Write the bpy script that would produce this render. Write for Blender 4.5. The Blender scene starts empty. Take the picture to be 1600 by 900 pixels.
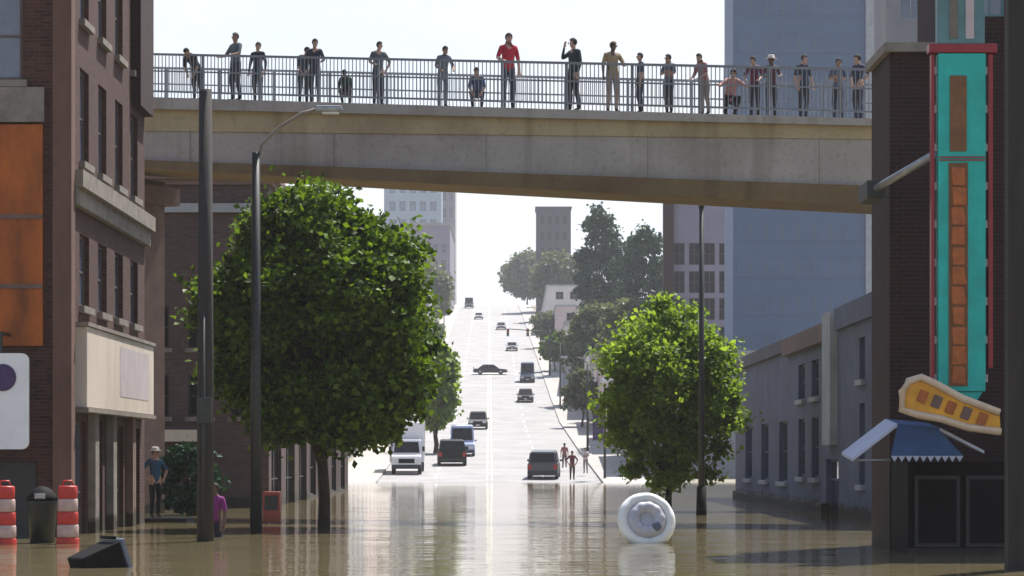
import bpy, bmesh, math, random
from mathutils import Vector, Matrix, noise
random.seed(7)
R = math.radians
S = bpy.context.scene
COL = S.collection
V = Vector

# ------------------------------------------------------------------ camera, world, sun, exposure
F, EYE, HZ = 4500.0, 1.6, 715.0          # focal length in photo pixels, eye height above the flood, horizon row
cam = bpy.data.cameras.new('camera'); co = bpy.data.objects.new('camera', cam); COL.objects.link(co)
co.location = (0, 0, EYE); co.rotation_euler = (R(90), 0, 0)
cam.sensor_width = 36; cam.lens = 36 * F / 1600; cam.shift_y = (HZ - 450) / 1600
cam.clip_start = 0.5; cam.clip_end = 9000
S.camera = co
SUN_EL, SUN_AZ = 60, 32                    # azimuth to the right of the view direction
wd = bpy.data.worlds.new('World'); S.world = wd; wd.use_nodes = True
nt = wd.node_tree; bg = nt.nodes['Background']
sky = nt.nodes.new('ShaderNodeTexSky'); sky.sky_type = 'NISHITA'; sky.sun_disc = False
sky.sun_elevation = R(SUN_EL); sky.sun_rotation = R(SUN_AZ)
sky.air_density = 1.0; sky.dust_density = 1.6; sky.ozone_density = 1.0; sky.altitude = 100
# white veil added to the low sky to whiten it, patchy like thin cloud
_tc = nt.nodes.new('ShaderNodeTexCoord'); _sx = nt.nodes.new('ShaderNodeSeparateXYZ'); nt.links.new(_tc.outputs['Generated'], _sx.inputs[0])
_mp = nt.nodes.new('ShaderNodeMapping'); _mp.inputs['Scale'].default_value = (3, 3, 12); nt.links.new(_tc.outputs['Generated'], _mp.inputs[0])
_no = nt.nodes.new('ShaderNodeTexNoise'); _no.inputs['Scale'].default_value = 3; _no.inputs['Detail'].default_value = 6; nt.links.new(_mp.outputs[0], _no.inputs['Vector'])
_m1 = nt.nodes.new('ShaderNodeMapRange'); _m1.inputs[1].default_value = .18; _m1.inputs[2].default_value = .5; _m1.inputs[3].default_value = 1; _m1.inputs[4].default_value = 0; nt.links.new(_sx.outputs[2], _m1.inputs[0])
_m2 = nt.nodes.new('ShaderNodeMapRange'); _m2.inputs[1].default_value = .35; _m2.inputs[2].default_value = .6; _m2.inputs[3].default_value = .6; _m2.inputs[4].default_value = 1; nt.links.new(_no.outputs[0], _m2.inputs[0])
_mu = nt.nodes.new('ShaderNodeMath'); _mu.operation = 'MULTIPLY'; nt.links.new(_m1.outputs[0], _mu.inputs[0]); nt.links.new(_m2.outputs[0], _mu.inputs[1])
_mx = nt.nodes.new('ShaderNodeMix'); _mx.data_type = 'RGBA'; _mx.inputs[7].default_value = (4.9, 5.1, 5.5, 1); nt.links.new(_mu.outputs[0], _mx.inputs[0]); nt.links.new(sky.outputs[0], _mx.inputs[6])
nt.links.new(_mx.outputs[2], bg.inputs[0]); bg.inputs[1].default_value = 0.108
sl = bpy.data.lights.new('sun', 'SUN'); sl.energy = 5.0; sl.angle = R(0.53); sl.color = (1, .96, .9)
so = bpy.data.objects.new('sun', sl); COL.objects.link(so)
sd = V((math.sin(R(SUN_AZ)) * math.cos(R(SUN_EL)), math.cos(R(SUN_AZ)) * math.cos(R(SUN_EL)), math.sin(R(SUN_EL))))
so.rotation_euler = sd.to_track_quat('Z', 'Y').to_euler(); so.location = (0, 0, 60)
S.view_settings.view_transform = 'Standard'; S.view_settings.look = 'None'
S.view_settings.exposure = 0.8; S.view_settings.gamma = 1; S.view_settings.use_curve_mapping = False
S.render.engine = 'CYCLES'
S.cycles.max_bounces = 8; S.cycles.volume_bounces = 1; S.cycles.use_denoising = True
S.cycles.transparent_max_bounces = 6

def W(px, py, Y):                          # a photo pixel at depth Y -> a point in metres
    return V(((px - 800) / F * Y, Y, EYE - (py - HZ) / F * Y))
def X(px, Y): return (px - 800) / F * Y
def Z(py, Y): return EYE - (py - HZ) / F * Y

# ------------------------------------------------------------------ materials
def mat(name, col, rough=.7, var=.25, scale=6, metal=0, spec=.4, bump=.0, bscale=None, kind=None, col2=None, stretch=(1, 1, 1), alpha=None, coat=0):
    m = bpy.data.materials.new(name); m.use_nodes = True
    n = m.node_tree.nodes; l = m.node_tree.links; b = n['Principled BSDF']
    tc = n.new('ShaderNodeTexCoord'); mp = n.new('ShaderNodeMapping'); mp.inputs['Scale'].default_value = stretch
    l.new(tc.outputs['Object'], mp.inputs[0])
    tx = n.new('ShaderNodeTexNoise'); tx.inputs['Scale'].default_value = scale; tx.inputs['Detail'].default_value = 6; tx.inputs['Roughness'].default_value = .65
    l.new(mp.outputs[0], tx.inputs['Vector'])
    rp = n.new('ShaderNodeValToRGB'); rp.color_ramp.elements[0].position = .3; rp.color_ramp.elements[1].position = .7
    c2 = col2 or tuple(min(1, c * (1 + var)) for c in col); c1 = tuple(c * (1 - var) for c in col)
    rp.color_ramp.elements[0].color = (*c1, 1); rp.color_ramp.elements[1].color = (*c2, 1)
    l.new(tx.outputs[0], rp.inputs[0]); out = rp.outputs[0]
    if kind == 'brick':
        br = n.new('ShaderNodeTexBrick'); uv = n.new('ShaderNodeUVMap')
        l.new(uv.outputs[0], br.inputs['Vector'])
        br.inputs['Scale'].default_value = 1; br.inputs['Brick Width'].default_value = .23; br.inputs['Row Height'].default_value = .075
        br.inputs['Mortar Size'].default_value = .008; br.inputs['Mortar'].default_value = tuple(c * 1.35 + .012 for c in col) + (1,)
        br.inputs['Color1'].default_value = (*c1, 1); br.inputs['Color2'].default_value = (*c2, 1)
        mx = n.new('ShaderNodeMix'); mx.data_type = 'RGBA'; mx.blend_type = 'MULTIPLY'; mx.inputs[0].default_value = .7
        r2 = n.new('ShaderNodeValToRGB'); r2.color_ramp.elements[0].color = (.45, .42, .4, 1); r2.color_ramp.elements[1].color = (1.2, 1.15, 1.1, 1)
        tx.inputs['Scale'].default_value = .7; l.new(tx.outputs[0], r2.inputs[0])
        l.new(br.outputs[0], mx.inputs[6]); l.new(r2.outputs[0], mx.inputs[7]); out = mx.outputs[2]
    l.new(out, b.inputs['Base Color'])
    b.inputs['Roughness'].default_value = rough; b.inputs['Metallic'].default_value = metal
    b.inputs['Specular IOR Level'].default_value = spec
    if coat: b.inputs['Coat Weight'].default_value = coat
    if bump:
        bp = n.new('ShaderNodeBump'); bp.inputs['Strength'].default_value = bump; bp.inputs['Distance'].default_value = .02
        t2 = n.new('ShaderNodeTexNoise'); t2.inputs['Scale'].default_value = bscale or scale * 4; t2.inputs['Detail'].default_value = 5
        l.new(mp.outputs[0], t2.inputs['Vector']); l.new(t2.outputs[0], bp.inputs['Height']); l.new(bp.outputs[0], b.inputs['Normal'])
    return m

def glass(name, col, rough=.06, spec=.8):
    return mat(name, col, rough, .35, .6, spec=spec, bump=.05, bscale=.8)

def streaky(name, col, dirt):
    m = mat(name, col, .85, .12, .5, bump=.25, bscale=6); n = m.node_tree.nodes; l = m.node_tree.links; b = n['Principled BSDF']
    src = b.inputs['Base Color'].links[0].from_socket; tc = n.new('ShaderNodeTexCoord'); fac = None
    for sc, st, lo, hi in ((1, (1.6, 1.6, .16), .52, .78), (.5, (.7, .7, 1.4), .5, .8), (9, (1, 1, 1), .55, .9)):
        mp = n.new('ShaderNodeMapping'); mp.inputs['Scale'].default_value = st; l.new(tc.outputs['Object'], mp.inputs[0])
        t = n.new('ShaderNodeTexNoise'); t.inputs['Scale'].default_value = sc; t.inputs['Detail'].default_value = 7; l.new(mp.outputs[0], t.inputs['Vector'])
        mr = n.new('ShaderNodeMapRange'); mr.inputs[1].default_value = lo; mr.inputs[2].default_value = hi; mr.inputs[4].default_value = .8; l.new(t.outputs[0], mr.inputs[0])
        mx = n.new('ShaderNodeMix'); mx.data_type = 'RGBA'; mx.inputs[7].default_value = (*dirt, 1); l.new(mr.outputs[0], mx.inputs[0]); l.new(src, mx.inputs[6]); src = mx.outputs[2]
    l.new(src, b.inputs['Base Color']); return m

def leafmat(name, dark, light, trans=.5):
    m = bpy.data.materials.new(name); m.use_nodes = True
    n = m.node_tree.nodes; l = m.node_tree.links; n.remove(n['Principled BSDF']); out = n['Material Output']
    ge = n.new('ShaderNodeNewGeometry'); rp = n.new('ShaderNodeValToRGB')
    rp.color_ramp.elements[0].color = (*dark, 1); rp.color_ramp.elements[1].color = (*light, 1)
    l.new(ge.outputs['Random Per Island'], rp.inputs[0])
    d = n.new('ShaderNodeBsdfPrincipled'); d.inputs['Roughness'].default_value = .5; d.inputs['Specular IOR Level'].default_value = .2
    l.new(rp.outputs[0], d.inputs['Base Color'])
    t = n.new('ShaderNodeBsdfTranslucent'); mx = n.new('ShaderNodeMix'); mx.data_type = 'RGBA'; mx.blend_type = 'MULTIPLY'; mx.inputs[0].default_value = 1
    mx.inputs[7].default_value = (1.5, 1.35, .55, 1); l.new(rp.outputs[0], mx.inputs[6]); l.new(mx.outputs[2], t.inputs[0])
    ms = n.new('ShaderNodeMixShader'); ms.inputs[0].default_value = trans
    l.new(d.outputs[0], ms.inputs[1]); l.new(t.outputs[0], ms.inputs[2]); l.new(ms.outputs[0], out.inputs[0])
    return m

M = {}
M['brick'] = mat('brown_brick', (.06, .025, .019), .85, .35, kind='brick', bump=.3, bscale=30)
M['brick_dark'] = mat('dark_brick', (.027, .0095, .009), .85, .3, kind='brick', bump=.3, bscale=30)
M['brick_far'] = mat('plum_brick', (.075, .05, .048), .85, .25, kind='brick', bump=.2, bscale=30)
M['stone'] = mat('weathered_stone', (.2, .175, .15), .85, .3, 2.5, bump=.3)
M['pinkstone'] = mat('pinkish_stone', (.125, .068, .052), .85, .25, 2.5, bump=.3, stretch=(1, 1, .3))
M['cream'] = mat('cream_paint', (.56, .49, .42), .6, .14, 1.2, stretch=(1, 1, .3))
M['lilac'] = mat('faded_lilac_paint', (.47, .41, .43), .6, .12, 2)
M['white'] = mat('white_paint', (.75, .76, .78), .5, .06, 3)
M['orange'] = mat('rust_orange_panel', (.3, .075, .008), .65, .5, 1.6, stretch=(1, 1, .35))
M['purple'] = mat('dark_purple_paint', (.06, .035, .11), .6, .2)
M['glass'] = glass('window_glass', (.035, .045, .06))
M['glass_blue'] = glass('blue_window_glass', (.09, .115, .17), .12)
M['glass_dark'] = glass('dark_glass', (.009, .009, .011), .12, .3)
M['frame'] = mat('window_frame_paint', (.1, .075, .068), .6, .15)
M['frame_dark'] = mat('dark_frame_paint', (.025, .022, .022), .5, .2)
M['wood_dark'] = mat('dark_weathered_wood', (.03, .026, .024), .85, .35, 5, bump=.5, stretch=(1, 1, .1))
M['black'] = mat('black_paint', (.008, .0075, .008), .75, .3, spec=.12)
M['metal_dark'] = mat('dark_painted_metal', (.03, .032, .03), .45, .25, metal=.2)
M['metal_grey'] = mat('galvanised_metal', (.3, .31, .32), .45, .2, metal=.5)
M['rail'] = mat('grey_railing_paint', (.2, .22, .245), .5, .15)
M['concrete'] = mat('stained_concrete', (.32, .30, .27), .9, .25, 1.1, bump=.3, stretch=(1, 1, .4))
M['concrete_grey'] = streaky('grey_girder_concrete', (.42, .385, .35), (.2, .165, .125))
M['rust'] = streaky('brown_weathered_steel', (.2, .14, .068), (.1, .065, .033))
M['tan_band'] = streaky('tan_painted_band', (.46, .38, .23), (.22, .165, .085))
M['road'] = mat('pale_concrete_road', (.27, .263, .26), .8, .2, .35, bump=.2, bscale=8)
M['pavement'] = mat('pale_pavement', (.34, .32, .3), .85, .18, .6, bump=.2, bscale=5)
M['ground'] = mat('dusty_ground', (.22, .2, .16), .95, .25, .06)
M['line_white'] = mat('white_road_paint', (.75, .75, .73), .7, .12, 3)
M['line_yellow'] = mat('yellow_road_paint', (.46, .43, .34), .7, .15, 3)
M['tower'] = mat('blue_grey_cladding', (.092, .135, .215), .6, .08, .15, spec=.2)
M['tower_glass'] = mat('blue_tower_glass', (.078, .12, .2), .35, .12, .3, spec=.3)
def bays(m, w, line):                      # vertical glazing bars every w metres
    n = m.node_tree.nodes; l = m.node_tree.links; b = n['Principled BSDF']; src = b.inputs['Base Color'].links[0].from_socket
    uv = n.new('ShaderNodeUVMap'); sx = n.new('ShaderNodeSeparateXYZ'); l.new(uv.outputs[0], sx.inputs[0])
    md = n.new('ShaderNodeMath'); md.operation = 'PINGPONG'; md.inputs[1].default_value = w; l.new(sx.outputs[0], md.inputs[0])
    lt = n.new('ShaderNodeMath'); lt.operation = 'LESS_THAN'; lt.inputs[1].default_value = .06; l.new(md.outputs[0], lt.inputs[0])
    mx = n.new('ShaderNodeMix'); mx.data_type = 'RGBA'; mx.inputs[7].default_value = (*line, 1); l.new(lt.outputs[0], mx.inputs[0]); l.new(src, mx.inputs[6]); l.new(mx.outputs[2], b.inputs['Base Color'])
bays(M['tower_glass'], .7, (.1, .125, .17))
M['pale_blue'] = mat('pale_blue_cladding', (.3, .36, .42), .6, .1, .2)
M['mauve'] = mat('mauve_grey_render', (.2, .18, .23), .8, .15, .2)
M['slate'] = mat('dark_slate', (.05, .05, .065), .7, .2, .5)
M['grey_blue'] = mat('blue_grey_painted_brick', (.09, .108, .165), .8, .22, .8, bump=.3, bscale=20)
M['grey_trim'] = mat('pale_grey_trim', (.31, .33, .35), .8, .15, 1.5)
M['brown_trim'] = mat('brown_cornice', (.15, .1, .085), .85, .25, 2)
M['pale_wall'] = mat('pale_rendered_wall', (.55, .5, .47), .85, .1, .5)
M['pink_wall'] = mat('pinkish_rendered_wall', (.5, .4, .38), .85, .1, .5)
M['grey_wall'] = mat('grey_rendered_wall', (.28, .28, .29), .85, .12, .5)
M['teal'] = mat('teal_sign_paint', (.01, .4, .36), .45, .22, 2)
M['teal2'] = mat('faded_teal_paint', (.09, .2, .22), .5, .22, 2)
M['red'] = mat('red_neon_tube', (.24, .015, .025), .35, .15)
M['orange_neon'] = mat('orange_tube_paint', (.36, .1, .022), .45, .3)
M['strip'] = mat('brown_orange_paint', (.16, .075, .03), .6, .35, 3)
M['taupe'] = mat('taupe_sign_paint', (.14, .12, .1), .5, .2)
M['gold'] = mat('golden_orange_paint', (.68, .33, .03), .5, .3, 2)
M['cream_tube'] = mat('cream_tube', (.6, .46, .33), .5, .12)
M['blue_fabric'] = mat('blue_canvas', (.04, .085, .2), .8, .2, 3)
M['pale_fabric'] = mat('pale_canvas', (.42, .45, .55), .8, .12, 3)
M['red_plastic'] = mat('red_plastic', (.42, .03, .02), .5, .2)
M['white_plastic'] = mat('white_plastic', (.42, .3, .27), .5, .2)
M['green_black'] = mat('dark_green_plastic', (.012, .022, .018), .45, .2)
M['grey_plastic'] = mat('blue_grey_plastic', (.12, .14, .19), .45, .15)
M['grey_vinyl'] = mat('grey_vinyl', (.45, .45, .5), .35, .12, 3, bump=.1)
M['white_vinyl'] = mat('white_vinyl', (.78, .8, .78), .3, .05, 3)
M['faded_red'] = mat('faded_red_paint', (.35, .08, .07), .5, .2)
M['bark'] = mat('dark_bark', (.05, .035, .025), .95, .4, 4, bump=.8, stretch=(1, 1, .2))
M['leaf'] = leafmat('maple_leaves', (.007, .022, .003), (.125, .22, .02), .4)
M['leaf_bright'] = leafmat('bright_leaves', (.07, .13, .025), (.21, .325, .06), .58)
M['leaf_grey'] = leafmat('greyish_leaves', (.05, .07, .045), (.13, .16, .1), .35)
M['leaf_dark'] = leafmat('dark_conifer_needles', (.006, .03, .017), (.022, .075, .036), .15)
M['tyre'] = mat('tyre_rubber', (.02, .02, .02), .85, .2)
M['chrome'] = mat('dull_chrome', (.45, .45, .46), .3, .1, metal=.9)
M['lamp_red'] = mat('red_lens', (.4, .02, .02), .25, .1)
M['lamp_clear'] = mat('clear_lens', (.6, .6, .6), .15, .1, spec=.8)
def paint(name, c): return mat(name, c, .3, .06, 3, coat=.6)
M['car_black'] = mat('black_car_paint', (.005, .005, .007), .45, .1, 3, spec=.2); M['car_grey'] = mat('grey_car_paint', (.07, .07, .08), .4, .1, 3)
M['car_blue'] = paint('pale_blue_van_paint', (.33, .38, .55)); M['car_white'] = paint('white_truck_paint', (.72, .72, .74))
M['car_dark'] = mat('charcoal_car_paint', (.03, .03, .036), .5, .1, 3, spec=.25); M['car_silver'] = paint('silver_car_paint', (.45, .46, .48))
M['car_slate'] = paint('slate_blue_paint', (.1, .12, .17))

def wet(m):                                # walls soaked and silt-stained above the flood line
    n = m.node_tree.nodes; l = m.node_tree.links; b = n['Principled BSDF']; src = b.inputs['Base Color'].links[0].from_socket
    g = n.new('ShaderNodeNewGeometry'); sx = n.new('ShaderNodeSeparateXYZ'); l.new(g.outputs['Position'], sx.inputs[0])
    t = n.new('ShaderNodeTexNoise'); t.inputs['Scale'].default_value = 1.6; t.inputs['Detail'].default_value = 6; l.new(g.outputs['Position'], t.inputs['Vector'])
    a = n.new('ShaderNodeMath'); a.operation = 'MULTIPLY_ADD'; a.inputs[1].default_value = -.7; l.new(t.outputs[0], a.inputs[0]); l.new(sx.outputs[2], a.inputs[2])
    mr = n.new('ShaderNodeMapRange'); mr.inputs[1].default_value = .02; mr.inputs[2].default_value = -.1; l.new(a.outputs[0], mr.inputs[0])
    mx = n.new('ShaderNodeMix'); mx.data_type = 'RGBA'; mx.inputs[7].default_value = (.035, .028, .019, 1); l.new(mr.outputs[0], mx.inputs[0]); l.new(src, mx.inputs[6]); l.new(mx.outputs[2], b.inputs['Base Color'])
for k_ in ('brick', 'brick_dark', 'brick_far', 'grey_blue', 'stone', 'pinkstone', 'brown_trim', 'bark'): wet(M[k_])

def water_mat():
    m = bpy.data.materials.new('muddy_flood_water'); m.use_nodes = True
    n = m.node_tree.nodes; l = m.node_tree.links; b = n['Principled BSDF']
    tc = n.new('ShaderNodeTexCoord')
    def noi(scale, detail, st):
        mp = n.new('ShaderNodeMapping'); mp.inputs['Scale'].default_value = st; l.new(tc.outputs['Object'], mp.inputs[0])
        t = n.new('ShaderNodeTexNoise'); t.inputs['Scale'].default_value = scale; t.inputs['Detail'].default_value = detail
        l.new(mp.outputs[0], t.inputs['Vector']); return t
    a = noi(.12, 4, (1, .35, 1)); rp = n.new('ShaderNodeValToRGB')
    rp.color_ramp.elements[0].color = (.155, .126, .066, 1); rp.color_ramp.elements[1].color = (.22, .182, .102, 1)
    l.new(a.outputs[0], rp.inputs[0]); l.new(rp.outputs[0], b.inputs['Base Color'])
    b.inputs['Roughness'].default_value = .04; b.inputs['IOR'].default_value = 1.33
    w1 = noi(2.2, 3, (.6, 1.0, 1)); w2 = noi(.35, 2, (1, 1, 1))
    ad = n.new('ShaderNodeMath'); ad.operation = 'MULTIPLY_ADD'; ad.inputs[1].default_value = 3.0
    l.new(w2.outputs[0], ad.inputs[0]); l.new(w1.outputs[0], ad.inputs[2])
    bp = n.new('ShaderNodeBump'); bp.inputs['Strength'].default_value = 1; bp.inputs['Distance'].default_value = .014
    wp = noi(.05, 3, (1, .5, 1)); mr = n.new('ShaderNodeMapRange'); mr.inputs[1].default_value = .38; mr.inputs[2].default_value = .62; mr.inputs[3].default_value = .25; mr.inputs[4].default_value = 1.25
    l.new(wp.outputs[0], mr.inputs[0]); l.new(mr.outputs[0], bp.inputs['Strength'])
    l.new(ad.outputs[0], bp.inputs['Height']); l.new(bp.outputs[0], b.inputs['Normal'])
    return m
M['water'] = water_mat()

# ------------------------------------------------------------------ mesh helpers
class MB:
    def __init__(s): s.bm = bmesh.new()
    def quad(s, *p, mi=0):
        f = s.bm.faces.new([s.bm.verts.new(q) for q in p]); f.material_index = mi; return f
    def box(s, c, size, rz=0, bev=0, taper=1, mi=0, rot=None):
        x, y, z = [q / 2 for q in size]
        vs = []
        for dz in (-1, 1):
            k = taper if dz > 0 else 1
            for dx, dy in ((-1, -1), (1, -1), (1, 1), (-1, 1)):
                vs.append(V((dx * x * k, dy * y * k, dz * z)))
        m = rot if rot else Matrix.Rotation(rz, 3, 'Z')
        b = [s.bm.verts.new(m @ q + V(c)) for q in vs]
        fs = [s.bm.faces.new([b[i] for i in f]) for f in ((3, 2, 1, 0), (4, 5, 6, 7), (0, 1, 5, 4), (1, 2, 6, 5), (2, 3, 7, 6), (3, 0, 4, 7))]
        for f in fs: f.material_index = mi
        if bev:
            es = list({e for f in fs for e in f.edges})
            r = bmesh.ops.bevel(s.bm, geom=es, offset=bev, segments=2, affect='EDGES', profile=.6)
            for f in r['faces']: f.material_index = mi
        return s
    def box2(s, lo, hi, **k):
        lo, hi = V(lo), V(hi); return s.box((lo + hi) / 2, hi - lo, **k)
    def tube(s, pts, rad, seg=8, caps=True, mi=0):
        pts = [V(p) for p in pts]; n = len(pts)
        if not isinstance(rad, (list, tuple)): rad = [rad] * n
        rings = []; up = V((0, 0, 1))
        for i, p in enumerate(pts):
            d = (pts[min(i + 1, n - 1)] - pts[max(i - 1, 0)]).normalized()
            a = d.cross(up if abs(d.z) < .95 else V((0, 1, 0))).normalized(); b = d.cross(a).normalized()
            rings.append([s.bm.verts.new(p + (a * math.cos(t) + b * math.sin(t)) * rad[i]) for t in [2 * math.pi * k / seg for k in range(seg)]])
        for i in range(n - 1):
            for k in range(seg):
                f = s.bm.faces.new((rings[i][k], rings[i][(k + 1) % seg], rings[i + 1][(k + 1) % seg], rings[i + 1][k])); f.smooth = True; f.material_index = mi
        if caps:
            for r_ in (rings[0][::-1], rings[-1]):
                f = s.bm.faces.new(r_); f.material_index = mi
        return s
    def lathe(s, c, prof, seg=20, mi=0, axis='Z'):
        rings = []
        for r_, h in prof:
            ring = []
            for k in range(seg):
                t = 2 * math.pi * k / seg
                q = V((math.cos(t) * r_, math.sin(t) * r_, h))
                if axis == 'X': q = V((q.z, q.x, q.y))
                if axis == 'Y': q = V((q.x, q.z, q.y))
                ring.append(s.bm.verts.new(q + V(c)))
            rings.append(ring)
        for i in range(len(rings) - 1):
            for k in range(seg):
                f = s.bm.faces.new((rings[i][k], rings[i][(k + 1) % seg], rings[i + 1][(k + 1) % seg], rings[i + 1][k])); f.smooth = True; f.material_index = mi
        for r_ in (rings[0][::-1], rings[-1]): s.bm.faces.new(r_).material_index = mi
        return s
    def prism(s, poly, axis_vec, mi=0, bev=0):      # poly: list of 3D points, extruded by axis_vec
        a = [s.bm.verts.new(V(p)) for p in poly]; b = [s.bm.verts.new(V(p) + V(axis_vec)) for p in poly]
        fs = [s.bm.faces.new(a[::-1]), s.bm.faces.new(b)]
        for i in range(len(a)):
            j = (i + 1) % len(a); fs.append(s.bm.faces.new((a[i], a[j], b[j], b[i])))
        for f in fs: f.material_index = mi
        if bev:
            es = list({e for f in fs for e in f.edges}); bmesh.ops.bevel(s.bm, geom=es, offset=bev, segments=2, affect='EDGES')
        return s
    def build(s, name, m, parent=None, loc=None):
        bmesh.ops.recalc_face_normals(s.bm, faces=s.bm.faces[:])
        uvl = s.bm.loops.layers.uv.new('UVMap')
        for f in s.bm.faces:
            n = f.normal; ax = max(range(3), key=lambda i: abs(n[i]))
            for lp in f.loops:
                c = lp.vert.co
                lp[uvl].uv = (c.y, c.z) if ax == 0 else (c.x, c.z) if ax == 1 else (c.x, c.y)
        me = bpy.data.meshes.new(name); s.bm.to_mesh(me); s.bm.free()
        for q in (m if isinstance(m, (list, tuple)) else [m]): me.materials.append(q)
        o = bpy.data.objects.new(name, me); COL.objects.link(o)
        if parent: o.parent = parent
        if loc: o.location = loc
        return o

def tag(o, label, cat, group=None):
    o['label'] = label; o['category'] = cat
    if group: o['group'] = group
    return o
def thing(name, label, cat, loc=(0, 0, 0), rz=0, group=None):
    o = bpy.data.objects.new(name, None); COL.objects.link(o); o.empty_display_size = .2
    o.location = loc; o.rotation_euler = (0, 0, rz); return tag(o, label, cat, group)
def struct(o): o['kind'] = 'structure'; return o
def children(o): return [c for c in bpy.data.objects if c.parent == o]
def dup(o, parent=None):
    c = o.copy(); COL.objects.link(c); c.parent = parent
    for ch in children(o): dup(ch, c)
    return c

# ------------------------------------------------------------------ terrain, road, water
def lerp(a, b, t): return a + (b - a) * t
PROF = [(-200, -1.1), (150, -1.1), (170, -.6), (188, 0.0), (205, .75), (240, 2.3), (300, 5.2), (345, 8.7), (420, 14.9), (520, 23.2), (620, 31.4), (700, 37.9), (745, 41.0), (775, 42.2), (820, 42.6), (1200, 40), (4000, 20)]
def gz(Y):
    for (a, za), (b, zb) in zip(PROF, PROF[1:]):
        if Y <= b: return lerp(za, zb, (Y - a) / (b - a))
    return PROF[-1][1]
def xc(Y): return -.0078 * max(Y, 0)      # the street drifts a little to the left as it climbs
RW, SW = 7.3, 3.0                           # half road, pavement width
ys = [-200, -50, 50] + list(range(120, 860, 10)) + [1000, 1200, 2000, 4000]
def sheet(name, m, offs, dz, yl, thick=False):
    b = MB(); rows = []
    for Y in yl:
        rows.append([b.bm.verts.new((xc(Y) + o if abs(o) < 500 else o, Y, gz(Y) + dz)) for o in offs])
    for r0, r1 in zip(rows, rows[1:]):
        for i in range(len(offs) - 1): b.bm.faces.new((r0[i], r0[i + 1], r1[i + 1], r1[i]))
    return struct(b.build(name, m))
sheet('ground', M['ground'], [-2500, -40, 40, 2500], 0, ys)
ry = list(range(100, 860, 5))
sheet('road', M['road'], [-RW, RW], .012, ry)
for s_ in (-1, 1):
    b = MB(); rows = []
    for Y in ry:
        x = xc(Y); z = gz(Y)
        ring = [(x + s_ * RW, Y, z - .05), (x + s_ * RW, Y, z + .15), (x + s_ * (RW + .18), Y, z + .155), (x + s_ * (RW + SW), Y, z + .16), (x + s_ * (RW + SW), Y, z - .05)]
        rows.append([b.bm.verts.new(p) for p in ring])
    for r0, r1 in zip(rows, rows[1:]):
        for i in range(4): b.bm.faces.new((r0[i], r0[i + 1], r1[i + 1], r1[i]))
    struct(b.build('pavement', M['pavement']))
b = MB()
def strip(b, o, w, y0, y1, st=5):
    Y = y0
    while Y < y1 - .01:
        e = min(Y + st, y1)
        b.quad((xc(Y) + o - w, Y, gz(Y) + .022), (xc(Y) + o + w, Y, gz(Y) + .022), (xc(e) + o + w, e, gz(e) + .022), (xc(e) + o - w, e, gz(e) + .022)); Y = e
for o in (-.16, .16): strip(b, o, .06, 190, 740)
struct(b.build('road_centre_marking', M['line_yellow']))
b = MB()
for o in (-3.6, 3.6):
    for Y in range(192, 700, 12): strip(b, o, .07, Y, Y + 4)
for Y in (372, 400): strip(b, 0, 7.0, Y, Y + .4)
struct(b.build('road_lane_marking', M['line_white']))
b = MB(); b.quad((-900, -60, 0), (900, -60, 0), (900, 260, 0), (-900, 260, 0)); struct(b.build('water', M['water']))

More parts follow.
